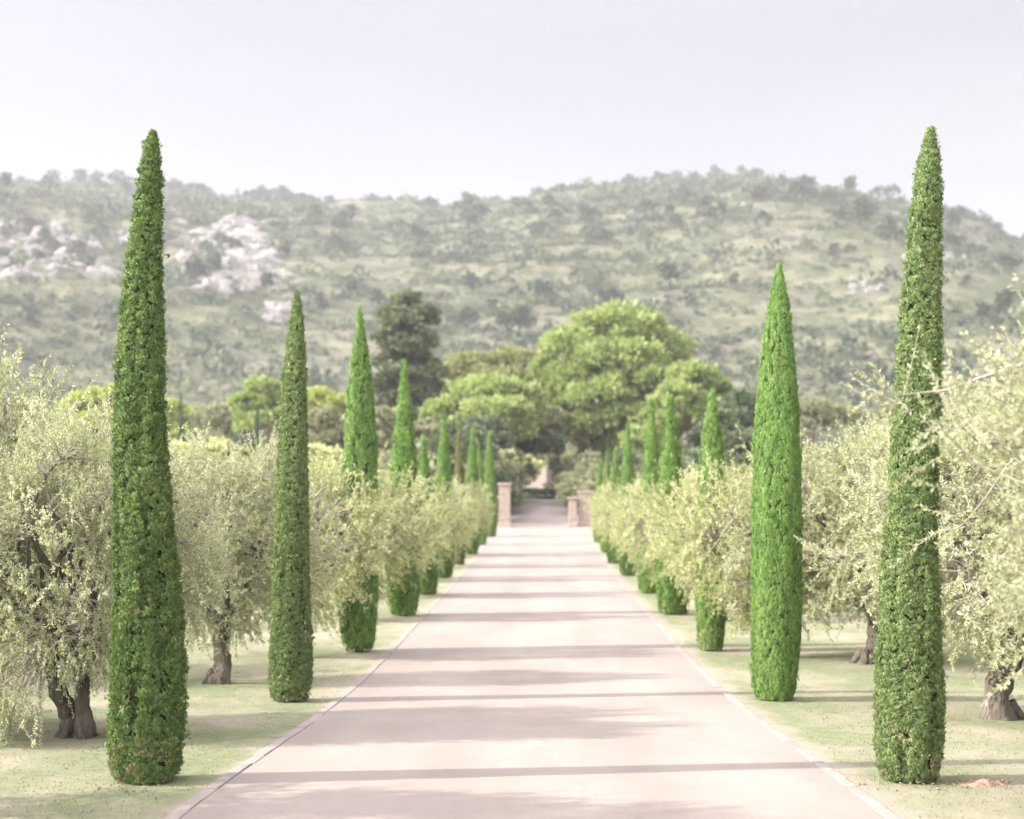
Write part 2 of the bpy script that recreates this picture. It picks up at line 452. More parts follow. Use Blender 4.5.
def ground_z(x, y):
    x = np.asarray(x, float); y = np.asarray(y, float)
    z = CAM_Z + np.interp(y, _yy, _zz)
    side = smooth(3.0, 7.0, np.abs(x))
    return z + side * (0.10 * fbm(x * .25, y * .25, 3, 3) + 0.0) + smooth(30, 120, np.abs(x)) * 1.5 * fbm(x * .02, y * .02, 5, 2)

def hill_z(x, y):
    """The ridge follows the skyline of the photograph, at its own distance of about 900 m."""
    x = np.asarray(x, float); y = np.asarray(y, float)
    top = (HOR - 9 - 14 * smooth(150, 260, x) - np.interp(x, _hx, _hp)) * HILL_Y / F_PX
    warp = 60 * fbm(x * .004, y * .004, 11, 3)
    t = np.clip((y + warp * smooth(0, 80, HILL_Y - y) * .8 - 250) / (HILL_Y - 250), 0, 1.0)
    rise = (1 - (1 - t) ** 1.35) * .55 + .45 * t
    back = smooth(HILL_Y, HILL_Y + 500, y) * .8
    h = top * (rise - back)
    amp = smooth(.02, .25, t) * (1 - smooth(HILL_Y - 120, HILL_Y - 20, y))
    h = h + amp * (9 * fbm(x * .012, y * .012, 21, 4) + 3.0 * fbm(x * .045, y * .045, 31, 3))
    # rough terraces: ledges that run across the slope
    step = 9.0
    q = h / step + .6 * fbm(x * .01, y * .01, 41, 3)
    led = (smooth(.25, .75, q - np.floor(q)) - (q - np.floor(q))) * step * .42
    h = h + led * amp * smooth(-.4, .3, fbm(x * .008, y * .008, 51, 2))
    return CAM_Z + 4.0 * (1 - t) * smooth(200, 260, y) + h

def any_z(x, y):
    return np.where(np.asarray(y) < 255, ground_z(x, y), hill_z(x, y))

def sheet(name, xs, ys, fz, mat, dz=0.0, smooth_=True):
    X, Y = np.meshgrid(xs, ys)
    Z = fz(X, Y) + dz
    V = np.stack([X, Y, Z], -1).reshape(-1, 3)
    nx, ny = len(xs), len(ys)
    i = np.arange(ny - 1)[:, None] * nx; j = np.arange(nx - 1)[None]
    Fc = np.stack([i + j, i + j + 1, i + nx + j + 1, i + nx + j], -1).reshape(-1, 4)
    mb = MB(); mb.add(V, Fc, .5, smooth_)
    o = link(name, mb.mesh(name, mat))
    o['kind'] = 'structure'
    return o

gx = np.concatenate([-np.geomspace(1700, 14, 40), np.arange(-13, -2.4, .5), [-2.4, 0, 2.4], np.arange(2.5, 13.1, .5), np.geomspace(14, 1700, 40)])
gy = np.concatenate([np.arange(-60, 4, 4), np.arange(4, 110, .5), np.arange(110, 258.1, 4)])
sheet('ground', gx, gy, ground_z, M['lawn'])
hx = np.concatenate([np.linspace(-1700, -640, 60), np.arange(-636, 560, 4.0), np.linspace(564, 1700, 60)])
hy = np.concatenate([np.arange(254, 940, 4.0), np.arange(945, 1500, 30)])
sheet('hill', hx, hy, lambda X, Y: hill_z(X, Y) - smooth(270, 254, Y) * .0 - .05, M['hill'])

HALF = 2.50
ry = np.concatenate([np.arange(-30, 4, 2), np.arange(4, 85.5, .5)])
sheet('drive', np.linspace(-HALF, HALF - .11, 9), ry, lambda X, Y: ground_z(0 * X, Y), M['road'], .006)
# beyond the gate the drive climbs, narrower, into the shade of the pines
ry2 = np.arange(85.5, 108.1, .5)
sheet('upper_drive', np.linspace(-1.75, 1.75, 7), ry2, lambda X, Y: ground_z(0 * X, Y), M['road'], .012)
sheet('forecourt', np.linspace(-14, 14, 15), np.arange(106, 128, .5), lambda X, Y: ground_z(0 * X, Y), M['road'], .008)

def kerb(side):
    """A flush line of edging stones, each with a small gap to the next."""
    mb = MB(); rng = np.random.default_rng(3 if side < 0 else 4)
    y = 3.0
    while y < 85:
        L = .5 + rng.uniform(-.01, .01)
        c = y + L / 2
        z0, z1 = float(ground_z(0, y)), float(ground_z(0, y + L))
        x = side * (HALF + .062) - (.11 if side > 0 else 0) + rng.normal(0, .006)
        w, h = .05, .010 + rng.normal(0, .002)
        V = [(x - w, y + .006, z0 - .1), (x + w, y + .006, z0 - .1), (x + w, y + L - .006, z1 - .1), (x - w, y + L - .006, z1 - .1),
             (x - w, y + .006, z0 + h * .7), (x + w, y + .006, z0 + h * .7), (x + w, y + L - .006, z1 + h * .7), (x - w, y + L - .006, z1 + h * .7),
             (x - w * .8, y + .014, z0 + h), (x + w * .8, y + .014, z0 + h), (x + w * .8, y + L - .014, z1 + h), (x - w * .8, y + L - .014, z1 + h)]
        Fc = [(0, 1, 5, 4), (1, 2, 6, 5), (2, 3, 7, 6), (3, 0, 4, 7), (4, 5, 9, 8), (5, 6, 10, 9), (6, 7, 11, 10), (7, 4, 8, 11), (8, 9, 10, 11)]
        mb.add(V, Fc, rng.uniform())
        y += L
    o = link('kerb', mb.mesh('kerb', M['kerb']))
    o['kind'] = 'structure'
kerb(-1); kerb(1)

# short mown grass beside the drive
def grass():
    mb = MB(); rng = np.random.default_rng(12)
    n = 330000
    y = 7.5 + (rng.uniform(0, 1, n) ** 1.25) * 34
    x = rng.choice([-1, 1], n) * (2.62 + rng.uniform(0, 1, n) ** 1.15 * (.42 * y + 1.0))
    patch = fbm(x * .55, y * .4, 61, 4)
    edge = np.abs(x) - 2.62 + .5 * fbm(x * 2, y * 2, 62, 3)
    keep = (patch > rng.uniform(-1.0, .12, n)) & (edge > rng.uniform(-.1, .55, n))
    x, y, patch = x[keep], y[keep], patch[keep]; n = len(x)
    P = np.stack([x, y, ground_z(x, y) - .004], -1)
    D = np.stack([rng.normal(0, 1.1, n), rng.normal(0, 1.1, n), np.full(n, .5)], -1)
    N = np.array([0, 0, 1.0]) + .25 * rng.normal(size=(n, 3))
    L = rng.uniform(.012, .030, n)
    mb.leaves(P, D, N, L, rng.uniform(.006, .013, n), np.clip(.5 - .35 * patch + rng.normal(0, .2, n), 0, 1), .35)
    o = link('grass', mb.mesh('grass', M['grass']))
    o['kind'] = 'stuff'
    o['label'] = 'short pale mown grass beside the drive'; o['category'] = 'grass'
grass()

# fallen leaves and twigs scattered on the lawn
def litter():
    mb = MB(); rng = np.random.default_rng(13); n = 400
    y = 8 + rng.uniform(0, 1, n) * 26
    x = rng.choice([-1, 1], n) * (2.7 + rng.uniform(0, 1, n) ** .7 * .36 * y)
    keep = np.abs(fbm(x * .8, y * .8, 71, 3)) > .06
    x, y = x[keep], y[keep]; n = len(x)
    P = np.stack([x, y, ground_z(x, y) + .012], -1)
    D = unit(np.stack([rng.normal(size=n), rng.normal(size=n), rng.normal(0, .15, n)], -1))
    N = np.stack([rng.normal(0, .3, n), rng.normal(0, .3, n), np.ones(n)], -1)
    mb.leaves(P, D, N, rng.uniform(.03, .07, n), rng.uniform(.01, .025, n), rng.uniform(.2, 1, n))
    o = link('fallen_leaves', mb.mesh('fallen_leaves', M['twig_bark']))
    o['kind'] = 'stuff'; o['label'] = 'dry brown leaf litter scattered over the lawn'; o['category'] = 'leaf litter'
litter()

# ------------------------------------------------------------------ cypresses
def cypress_mesh(prof, bend, lumps, per, size, style, seed, mat, foot_brown=0.0, gaps=0.0):
    """prof: (height fraction, radius) pairs in metres, bend: x offset of the axis per height; foliage in small lumps of scale sprays."""
    rng = np.random.default_rng(seed)
    ph = np.array([p[0] for p in prof]); pr = np.array([p[1] for p in prof])
    H = ph[-1]
    bh = np.array([b[0] for b in bend]); bx_ = np.array([b[1] for b in bend])
    rad = lambda h: np.interp(h, ph, pr)
    axis = lambda h: np.interp(h, bh, bx_)
    # lumps on the surface, spread by area
    hh = np.linspace(ph[0], H, 400); cdf = np.cumsum(rad(hh) + .012); cdf = cdf / cdf[-1]
    h = np.interp(rng.uniform(0, 1, lumps), cdf, hh)
    a = rng.uniform(0, 2 * pi, lumps)
    flute = .055 * np.sin(3 * a + 1.3 * np.sin(h * 1.1) + seed) + .035 * np.sin(7 * a - h * .8)
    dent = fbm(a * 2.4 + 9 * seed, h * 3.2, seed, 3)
    rr = np.maximum(rad(h) - size * (1.35 if style == 'ragged' else .8), rad(h) * .25) * (1 + flute + .10 * dent) + rng.normal(0, .008, lumps)
    if style == 'ragged':
        rr = rr + rad(h) * .07 * fbm(a * 1.3 + 5 * seed, h * 1.1, seed + 9, 3)
        wisp = rng.uniform(0, 1, lumps) < .012
        rr = rr + wisp * rng.uniform(.015, .045, lumps)
    if gaps:
        deep = smooth(.18, .42, fbm(a * 3.1 + 3 * seed, h * 1.7, seed + 5, 3))
        rr = rr * (1 - gaps * deep)
        if gaps > .4:      # a long furrow where the column has opened
            fa = -pi / 2 + .38 + .22 * np.sin(h * 1.6)
            fur = np.exp(-(((a - fa + pi) % (2 * pi) - pi) / .24) ** 2) * smooth(-.25, .35, fbm(h * 1.4, h * 0, seed + 3, 3)) * smooth(.5, 1.2, h)
            rr = rr * (1 - .34 * fur)
    keep = np.ones(lumps, bool)
    h, a, rr, dent = h[keep], a[keep], rr[keep], dent[keep]; nl = len(h)
    out = np.stack([np.cos(a), np.sin(a), np.zeros(nl)], -1)
    C = np.stack([axis(h) + rr * np.cos(a), rr * np.sin(a), h], -1)
    up = np.array([0, 0, 1.0])
    mb = MB()
    if style == 'ragged':
        sx, sz = size * 1.0, size * 1.05
    else:
        sx, sz = size * .75, size * 2.1
    # leaf sprays in every lump: on the outer upper side of a small bulge
    idx = np.repeat(np.arange(nl), per); n = len(idx)
    d = rand_dirs(n, rng) + .75 * out[idx] + .35 * up
    d = unit(d)
    lump_s = rng.uniform(.6, 1.35, nl)[idx][:, None]
    P = C[idx] + d * np.array([sx, sx, sz]) * lump_s * rng.uniform(.55, 1.0, n)[:, None]
    if style == 'ragged':
        D = unit(.45 * d + .8 * up + .6 * rand_dirs(n, rng))
        L = rng.uniform(.65, 1.35, n) * size * .95; W = L * rng.uniform(.38, .62, n)
    else:
        D = unit(.45 * d + 1.1 * up + .3 * rand_dirs(n, rng))
        L = rng.uniform(.7, 1.4, n) * size * 1.25; W = L * rng.uniform(.26, .42, n)
    P[:, 2] = np.maximum(P[:, 2], .015)
    N = unit(d + .5 * out[idx] + .55 * rand_dirs(n, rng))
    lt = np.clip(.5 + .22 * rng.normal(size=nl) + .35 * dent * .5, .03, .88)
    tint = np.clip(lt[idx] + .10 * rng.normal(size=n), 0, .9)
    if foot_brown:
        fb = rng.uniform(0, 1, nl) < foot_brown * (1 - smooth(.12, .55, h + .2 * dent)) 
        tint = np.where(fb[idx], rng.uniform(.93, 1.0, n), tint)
    stray = rng.uniform(0, 1, nl) < .0015
    tint = np.where(stray[idx], .96, tint)
    mb.leaves(P, D, N, L, W, tint)
    crown = mb.mesh('crown', mat)
    # the dark inner mass of twigs that the sprays grow from, and the stem
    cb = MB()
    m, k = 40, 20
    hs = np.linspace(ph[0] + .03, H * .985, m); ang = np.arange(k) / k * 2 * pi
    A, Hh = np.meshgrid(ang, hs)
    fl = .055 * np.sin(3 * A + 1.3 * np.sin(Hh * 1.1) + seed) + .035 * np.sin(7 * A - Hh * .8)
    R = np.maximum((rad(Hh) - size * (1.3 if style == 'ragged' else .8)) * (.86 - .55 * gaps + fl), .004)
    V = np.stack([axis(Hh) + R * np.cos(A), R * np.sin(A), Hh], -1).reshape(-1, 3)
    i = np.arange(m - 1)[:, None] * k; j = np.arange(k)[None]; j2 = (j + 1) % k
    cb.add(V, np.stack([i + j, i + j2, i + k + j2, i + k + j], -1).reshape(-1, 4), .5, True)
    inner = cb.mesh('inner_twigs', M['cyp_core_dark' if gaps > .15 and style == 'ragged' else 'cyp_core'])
    tb = MB()
    zs = np.linspace(-.15, H * .8, 8)
    tb.tube(np.stack([axis(zs), 0 * zs, zs], -1), np.linspace(.075, .02, 8), 8, .08, rng)
    trunk = tb.mesh('trunk', M['olive_bark'])
    return crown, inner, trunk

def put_cypress(meshes, x, y, label, rz=0, sc=(1, 1, 1), group=None):
    t = thing('cypress_tree', label, 'cypress', (x, y, float(any_z(x, y))), rz, sc, group)
    if y > 30:
        t.rotation_euler = (random.gauss(0, .012), random.gauss(0, .012), rz)
    crown, inner, trunk = meshes
    link('trunk', trunk, t)
    c = link('crown', crown, t)
    link('inner_twigs', inner, c)
    return t

K1 = 12.15 / F_PX                      # metres per pixel at the first pair of cypresses
def prof_px(pairs, ybase, k):
    return [((ybase - y) * k, w * k / 2) for y, w in pairs]

# left, nearest: a ragged column with a bare browned foot
pA = prof_px([(777, 64), (766, 75), (735, 79), (690, 76), (640, 72), (560, 64), (480, 57), (400, 52), (330, 47), (260, 38), (200, 29), (160, 21), (140, 15), (131, 6)], 779, K1)
bA = [(0, 0), (1.5, -.01), (2.2, -.04), (3.0, -.06), (3.8, -.035), (4.6, .005), (5.2, .04)]
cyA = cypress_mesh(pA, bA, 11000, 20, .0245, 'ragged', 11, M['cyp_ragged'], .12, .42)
# right, nearest: olive green, blunt top, leaning away from the drive
pB = prof_px([(777, 52), (768, 60), (745, 68), (700, 70), (640, 64), (560, 56), (480, 51), (400, 47), (320, 42), (260, 37), (210, 32), (170, 26), (145, 18), (132, 9), (127, 3)], 779, K1)
bB = [(0, 0), (1.0, .0), (2.0, .02), (3.0, .055), (4.0, .10), (4.6, .135), (5.2, .17)]
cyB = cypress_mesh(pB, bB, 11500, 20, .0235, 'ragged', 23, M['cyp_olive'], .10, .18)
K2 = 19.1 / F_PX
pC = prof_px([(696, 36), (688, 42), (660, 44), (600, 40), (520, 34), (440, 30), (370, 25), (325, 18), (302, 10), (290, 3)], 698, K2)
bC = [(0, 0), (1.5, .0), (3, .04), (4, .06), (5.1, .09)]
cyC = cypress_mesh(pC, bC, 8600, 18, .026, 'ragged', 31, M['cyp_olive'], .08, .24)
pD = prof_px([(695, 37), (682, 44), (640, 48), (580, 51), (520, 50), (450, 46), (400, 41), (350, 32), (310, 22), (285, 13), (265, 3)], 696, K2)
bD = [(0, 0), (2.5, .03), (5.3, .05)]
cyD = cypress_mesh(pD, bD, 8200, 22, .026, 'smooth', 37, M['cyp_bright'], .0, .0)
K3 = 26.1 / F_PX
pE = prof_px([(653, 26), (645, 33), (620, 38), (570, 40), (500, 38), (440, 33), (390, 25), (350, 15), (325, 7), (313, 2)], 654, K3)
cyE = cypress_mesh(pE, [(0, 0), (5.8, .03)], 3000, 18, .046, 'smooth', 41, M['cyp_bright'], .0, .14)
pM = prof_px([(650, 22), (640, 27), (600, 31), (540, 32), (480, 29), (440, 21), (410, 11), (391, 2)], 651, K3)
cyM = cypress_mesh(pM, [(0, 0), (4.4, .02)], 2600, 18, .046, 'smooth', 43, M['cyp_bright'], .3, .1)
# generic ones for the far pairs: unit column 5 m tall, scaled per tree
pG = [(0, .16), (.08, .21), (.5, .245), (1.3, .26), (2.3, .24), (3.2, .18), (4.0, .115), (4.6, .055), (5.0, .012)]
cyG1 = cypress_mesh(pG, [(0, 0), (5, .03)], 2000, 14, .055, 'smooth', 47, M['cyp_bright'])
cyG2 = cypress_mesh(pG, [(0, 0), (5, -.03)], 2000, 14, .055, 'smooth', 53, M['cyp_bright'], .2, .15)
cyG4 = cypress_mesh(pG, [(0, 0), (5, .02)], 1500, 14, .058, 'smooth', 61, leaf_mat('cypress_foliage_dark', [(0, (.03, .06, .03)), (.5, (.06, .11, .05)), (1, (.10, .15, .07))], trans=.2))
cyG3 = cypress_mesh(pG, [(0, 0), (5, .0)], 1700, 14, .058, 'ragged', 59, M['cyp_brown'], .2, .2)

def X_at(p, d):
    return (p - VPX) * d / F_PX
LG, RG = 'cypresses lining the left verge of the drive', 'cypresses lining the right verge of the drive'
put_cypress(cyA, X_at(148, 12.42), 12.42, 'tallest ragged dark green cypress with a browned foot, nearest on the left verge', 0, (1, 1, 1.022), group=LG)
put_cypress(cyB, X_at(910, 12.42), 12.42, 'tallest olive green cypress with a blunt top, nearest on the right verge', 0, (1, 1, 1.022), group=RG)
put_cypress(cyC, X_at(290, 19.35), 19.35, 'slim olive green cypress, second from the camera on the left verge', 0, (1, 1, 1.018), group=LG)
put_cypress(cyD, X_at(775, 19.5), 19.5, 'bright green clipped cypress with a pointed top, second from the camera on the right verge', 0, (1, 1, 1.025), group=RG)
put_cypress(cyE, X_at(358.5, 26.35), 26.35, 'bright green pointed cypress, third from the camera on the left verge', 0, group=LG)
put_cypress(cyM, X_at(711, 26.5), 26.5, 'short green cypress half hidden by olive sprays, third on the right verge', 0, group=RG)
far_l = [  # base px, base/top rows, width px, distance, mesh, what tells it apart
    (403.5, 611, 360, 27, 33.9, cyG1, 'fourth from the camera, clean pointed cone'),
    (426, 592, 436, 20, 41.0, cyG2, 'fifth from the camera, shorter and slim'),
    (443, 577, 417, 18, 48.6, cyG1, 'sixth from the camera'),
    (459, 566, 416, 12, 56.0, cyG3, 'seventh from the camera, thinnest and olive brown'),
    (471, 555, 431, 14, 63.0, cyG2, 'eighth from the camera'),
    (481, 546, 446, 11, 70.0, cyG1, 'ninth from the camera'),
    (490, 538, 434, 12, 77.0, cyG2, 'last before the gate')]
ordr = ['fourth', 'fifth', 'sixth', 'seventh', 'eighth', 'ninth', 'last']
for (p, yb, yt, w, d, me, what) in far_l:
    h = (yb - yt) * d / F_PX; wd = w * d / F_PX
    put_cypress(me, X_at(p, d), d, 'green cypress on the left verge, ' + what, random.uniform(0, 6), (wd / .42, wd / .42, h / 5.0), LG)
far_r = [
    (673, 615, 398, 28, 34.2, cyG2, 'fourth from the camera, broad cone'),
    (649, 597, 408, 20, 41.6, cyG1, 'fifth from the camera'),
    (628, 570, 422, 16, 50.0, cyG1, 'sixth from the camera'),
    (615, 557, 443, 14, 57.0, cyG2, 'seventh from the camera'),
    (606, 546, 449, 11, 64.5, cyG1, 'eighth from the camera'),
    (599, 538, 456, 10, 72.0, cyG2, 'last before the gate')]
for (p, yb, yt, w, d, me, what) in far_r:
    h = (yb - yt) * d / F_PX; wd = w * d / F_PX
    put_cypress(me, X_at(p, d), d, 'green cypress on the right verge, ' + what, random.uniform(0, 6), (wd / .42, wd / .42, h / 5.0), RG)
for (p, yt, w, d, what) in [(181, 396, 6, 120, 'slim dark cypress standing alone beyond the left olive grove, just right of the nearest cypress'),
                            (255, 406, 7, 110, 'slim dark cypress standing alone beyond the left olive grove, left of the second cypress'),
                            (757, 410, 9, 110, 'slim dark cypress at the edge of the dark trees beyond the right olives')]:
    z0 = float(ground_z(X_at(p, d), d)); h = CAM_Z + (HOR - yt) * d / F_PX - z0; wd = w * d / F_PX
    put_cypress(cyG4, X_at(p, d), d, what, 0, (wd / .38, wd / .38, h / 5.0), 'lone cypresses beyond the grove')

# ------------------------------------------------------------------ olive trees
def curve_pts(a, b, n, rng, wob, sag=0.0):
    t = np.linspace(0, 1, n)[:, None]
    p = a + (b - a) * t
    o = rng.normal(0, 1, 3); o2 = rng.normal(0, 1, 3)
    p = p + np.sin(t * pi) * o * wob + np.sin(t * 2 * pi) * o2 * wob * .6
    p[:, 2] += np.sin(t[:, 0] * pi) * sag
    return p

def olive_mesh(seed, R, Hc, top, clusters, tw, lv, leaf, forks, fork_h, trunk_r, leaf_mat_, low=0.75, strays=0, twin=False, hang=None):
    """R crown radius, Hc height of the crown centre, top height of the tree; forks main limbs from fork_h. Returns crown, trunk, branch meshes."""
    rng = np.random.default_rng(seed)
    bark, thin, fol = MB(), MB(), MB()
    # trunk: gnarled, flared at the foot
    base = np.array([0, 0, -.12]); head = np.array([rng.normal(0, .10), rng.normal(0, .08), fork_h])
    def gnarl(a, b, r0, r1, n=14):
        P = curve_pts(a, b, n, rng, .07)
        t = np.linspace(0, 1, n)
        r = r0 + (r1 - r0) * t + r0 * .55 * np.exp(-t * 9) + rng.normal(0, r0 * .07, n)
        bark.tube(P, r, 18, .06, rng, lobes=.14)
        return P
    heads = []
    if twin:
        gnarl(np.array([-.08, 0, -.12]), head + np.array([-.30, .05, 0]), trunk_r * .8, trunk_r * .55); heads.append(head + np.array([-.30, .05, 0]))
        gnarl(np.array([.08, .02, -.12]), head + np.array([.28, -.05, .05]), trunk_r * .72, trunk_r * .5); heads.append(head + np.array([.28, -.05, .05]))
    else:
        gnarl(base, head, trunk_r, trunk_r * .85); heads.append(head)
    for k in range(5):     # burrs and root toes
        a = rng.uniform(0, 2 * pi); d = np.array([cos(a), sin(a), 0])
        bark.tube(np.array([[0, 0, .20], [0, 0, .05], [0, 0, -.06]]) + np.outer([.55, 1.15, 1.9], d) * trunk_r, [trunk_r * .38, trunk_r * .34, trunk_r * .16], 8, .1, rng)
    up = top - Hc
    # main limbs
    limbs = []
    for k in range(forks):
        a = 2 * pi * (k + rng.uniform(-.25, .25)) / forks
        e = np.array([cos(a) * R * .55, sin(a) * R * .55, Hc + rng.uniform(-.1, .35) * up])
        h0 = heads[k % len(heads)]
        P = curve_pts(h0 - np.array([0, 0, .08]), e, 10, rng, .16, -.08)
        bark.tube(P, np.linspace(trunk_r * .48, trunk_r * .12, 10) * (1 + .12 * rng.normal(size=10)), 9, .06, rng, lobes=.06)
        limbs.append(P)
        for q in range(3):
            i = rng.integers(3, 9)
            a2 = a + rng.normal(0, .9)
            e2 = np.array([cos(a2) * R * .7, sin(a2) * R * .7, Hc + rng.uniform(-.45, .75) * up])
            P2 = curve_pts(P[i], e2, 8, rng, .12, .05)
            bark.tube(P2, np.linspace(trunk_r * .2, trunk_r * .05, 8), 7, .05, rng)
            limbs.append(P2)
    nodes = np.concatenate([p[3:] for p in limbs])
    # leafy clusters: on and under a lumpy envelope
    cl = []
    while len(cl) < clusters:
        d = rand_dirs(1, rng)[0]
        s = rng.uniform(.45, 1.0) ** .55
        lump = 1 + .16 * math.sin(3.1 * math.atan2(d[1], d[0]) + seed) + .13 * math.sin(5 * d[2] + 2.3 * math.atan2(d[1], d[0]) + seed * 2)
        p = np.array([d[0] * R * s * lump, d[1] * R * s * lump, Hc + d[2] * (up if d[2] > 0 else (Hc - low)) * s * lump])
        if p[2] < low + .1 * rng.normal():
            continue
        cl.append(p)
    for k in range(strays):
        a = rng.uniform(0, 2 * pi); s = R * rng.uniform(1.05, 1.3)
        cl.append(np.array([cos(a) * s, sin(a) * s, Hc + rng.uniform(-.4, .5) * up]))
    if hang is not None:
        for (a, rr, z0, z1, c) in hang:
            for k in range(c):
                aa = a + rng.normal(0, .16)
                s = R * rr * rng.uniform(.8, 1.15)
                cl.append(np.array([cos(aa) * s, sin(aa) * s, rng.uniform(z0, z1)]))
    cl = np.array(cl)
    LP, LD, LN, LT = [], [], [], []
    for c in cl:
        dd = np.linalg.norm(nodes - c, axis=1) + .5 * np.maximum(nodes[:, 2] - c[2], 0)
        b = nodes[np.argmin(dd)]
        P = curve_pts(b, c, 5, rng, .05 * np.linalg.norm(c - b), .04)
        thin.tube(P, np.linspace(.016, .005, 5), 4)
        outw = unit(np.array([c[0], c[1], (c[2] - Hc) * .8 + .25]))
        ct = np.clip(.48 + .17 * rng.normal(), .1, .9)
        for q in range(tw):
            d = unit(outw + .75 * rng.normal(size=3))
            if hang is not None and c[2] < Hc * .62:
                d = unit(d + np.array([0, 0, -.25]))
            L = rng.uniform(.22, .50) * (R / 1.7) ** .5
            st = c + rng.normal(0, .07, 3)
            t = np.linspace(0, 1, 5)[:, None]
            P = st + d * L * t + np.array([0, 0, 1.0]) * L * (.22 * t ** 2 if d[2] > -.1 else -.2 * t ** 2)
            thin.tube(P, np.linspace(.0045, .0018, 5), 3)
            n = lv
            u = rng.uniform(.05, 1.0, n)
            pos = np.stack([np.interp(u, t[:, 0], P[:, k]) for k in range(3)], -1)
            side = unit(np.cross(d, rng.normal(size=(n, 3))))
            LP.append(pos); LD.append(unit(side + .75 * d + .15 * rng.normal(size=(n, 3))))
            LN.append(rng.normal(size=(n, 3)) + np.array([0, 0, .5]))
            LT.append(np.clip(ct + .24 * rng.normal(size=n), 0, 1))
    LP, LD, LN, LT = map(np.concatenate, (LP, LD, LN, LT))
    n = len(LP)
    Ls = leaf * rng.uniform(.65, 1.25, n)
    fol.leaves(LP, LD, LN, Ls, Ls * rng.uniform(.28, .44, n), LT, .5)
    return fol.mesh('crown', leaf_mat_), bark.mesh('trunk', M['olive_bark']), thin.mesh('branch', M['twig_bark'])

def put_olive(meshes, x, y, label, rz=0.0, sc=(1, 1, 1), group=None):
    t = thing('olive_tree', label, 'olive tree', (x, y, float(ground_z(x, y))), rz, sc, group)
    crown, trunk, branch = meshes
    k = link('trunk', trunk, t)
    link('branch', branch, k)
    link('crown', crown, t)
    return t

ol1 = olive_mesh(101, 1.85, 2.35, 3.95, 560, 6, 42, .048, 5, 1.00, .20, M['olive_leaf'], .85, 6, True, [(-2.0, .9, .45, 1.3, 26), (-2.7, .9, .5, 1.2, 16)])
ol2 = olive_mesh(102, 1.65, 2.20, 3.55, 460, 6, 42, .048, 5, .95, .15, M['olive_leaf'], .80, 4)
ol3 = olive_mesh(103, 1.75, 2.15, 3.45, 460, 6, 40, .052, 4, .90, .17, M['olive_leaf'], .70, 6)
ol4 = olive_mesh(106, 1.75, 2.15, 3.45, 600, 7, 44, .037, 4, .90, .20, M['olive_leaf'], .70, 18)
olF1 = olive_mesh(104, 1.6, 1.95, 3.1, 320, 5, 32, .068, 4, .85, .17, M['olive_leaf_far'], .6, 2)
olF2 = olive_mesh(105, 1.6, 1.90, 3.0, 320, 5, 32, .068, 5, .80, .17, M['olive_leaf_far'], .6, 2)

OG_L, OG_R = 'olive trees behind the left cypresses', 'olive trees behind the right cypresses'
put_olive(ol2, -5.6, 9.6, 'olive standing just past the lower left edge of the view', 2.2, (1, 1, .92), OG_L)
put_olive(ol1, -4.7, 15.6, 'olive with a split dark trunk behind the nearest left cypress', 0.0, (.66, .58, .80), OG_L)
put_olive(ol3, -6.55, 16.2, 'tall pale olive filling the left edge of the view', 1.0, (1.0, .52, 1.10), OG_L)
put_olive(ol2, X_at(217, 21.6), 21.6, 'olive with a gnarled twisted trunk between the first two left cypresses', 0.0, (.84, .56, .91), OG_L)
put_olive(ol4, 4.65, 9.5, 'blurred pale olive with bare twigs reaching across the nearest right cypress', 2.9, (1.05, 1.05, 1.08), OG_R)
put_olive(ol2, X_at(1003, 17.5), 17.5, 'olive with a stout trunk at the right edge behind the nearest cypress', 3.9, (1, 1, 1), OG_R)
put_olive(ol3, X_at(868, 24.4), 24.4, 'wide silvery olive with a short trunk between the first two right cypresses', 1.2, (1.0, 1.0, 1.02), OG_R)
words_ = ['third', 'fourth', 'fifth', 'sixth', 'seventh', 'eighth', 'ninth']
for i, (x, d, w, h) in enumerate([(-4.05, 25.3, .98, 1.04), (-4.0, 32.6, .98, 1.02), (-3.75, 39.8, .9, .98), (-3.65, 46.8, .86, .98), (-3.5, 54.2, .84, .98), (-3.4, 61.5, .8, .97)]):
    put_olive([olF1, olF2][i % 2], x, d, f'{words_[i]} olive from the camera in the row beside the left verge', i * pi, (w * .96, w * .58, h), OG_L)
for i, (x, d, w, h) in enumerate([(3.9, 25.3, .95, 1.05), (3.75, 32.6, .92, 1.0), (3.6, 40, .86, .98), (3.5, 47, .84, .98), (3.4, 54.5, .8, .97), (3.3, 62, .78, .96)]):
    put_olive([olF2, olF1][i % 2], x, d, f'{words_[i]} olive from the camera in the row beside the right verge', i * pi, (w * .96, w * .62, h), OG_R)
k = 0
for side, nm in ((-1, 'left'), (1, 'right')):
    for row, x0 in ((2, 9.2 if side > 0 else 11.0), (3, 16.0)):
        for i, d in enumerate([[15.4, 21.4, 30, 37, 44, 51, 58, 66], [29, 37, 45, 53]][row - 2]):
            k += 1
            put_olive([olF1, olF2, ol3][k % 3] if d < 30 else [olF1, olF2][k % 2], side * (x0 + random.uniform(-.4, .4)), d + random.uniform(-.5, .5),
                      f'pale olive deep in the {nm} grove, among many such farther off', random.uniform(0, 6), (1.08, 1.08, random.uniform(1.0, 1.12)), f'farther olive trees of the {nm} grove')

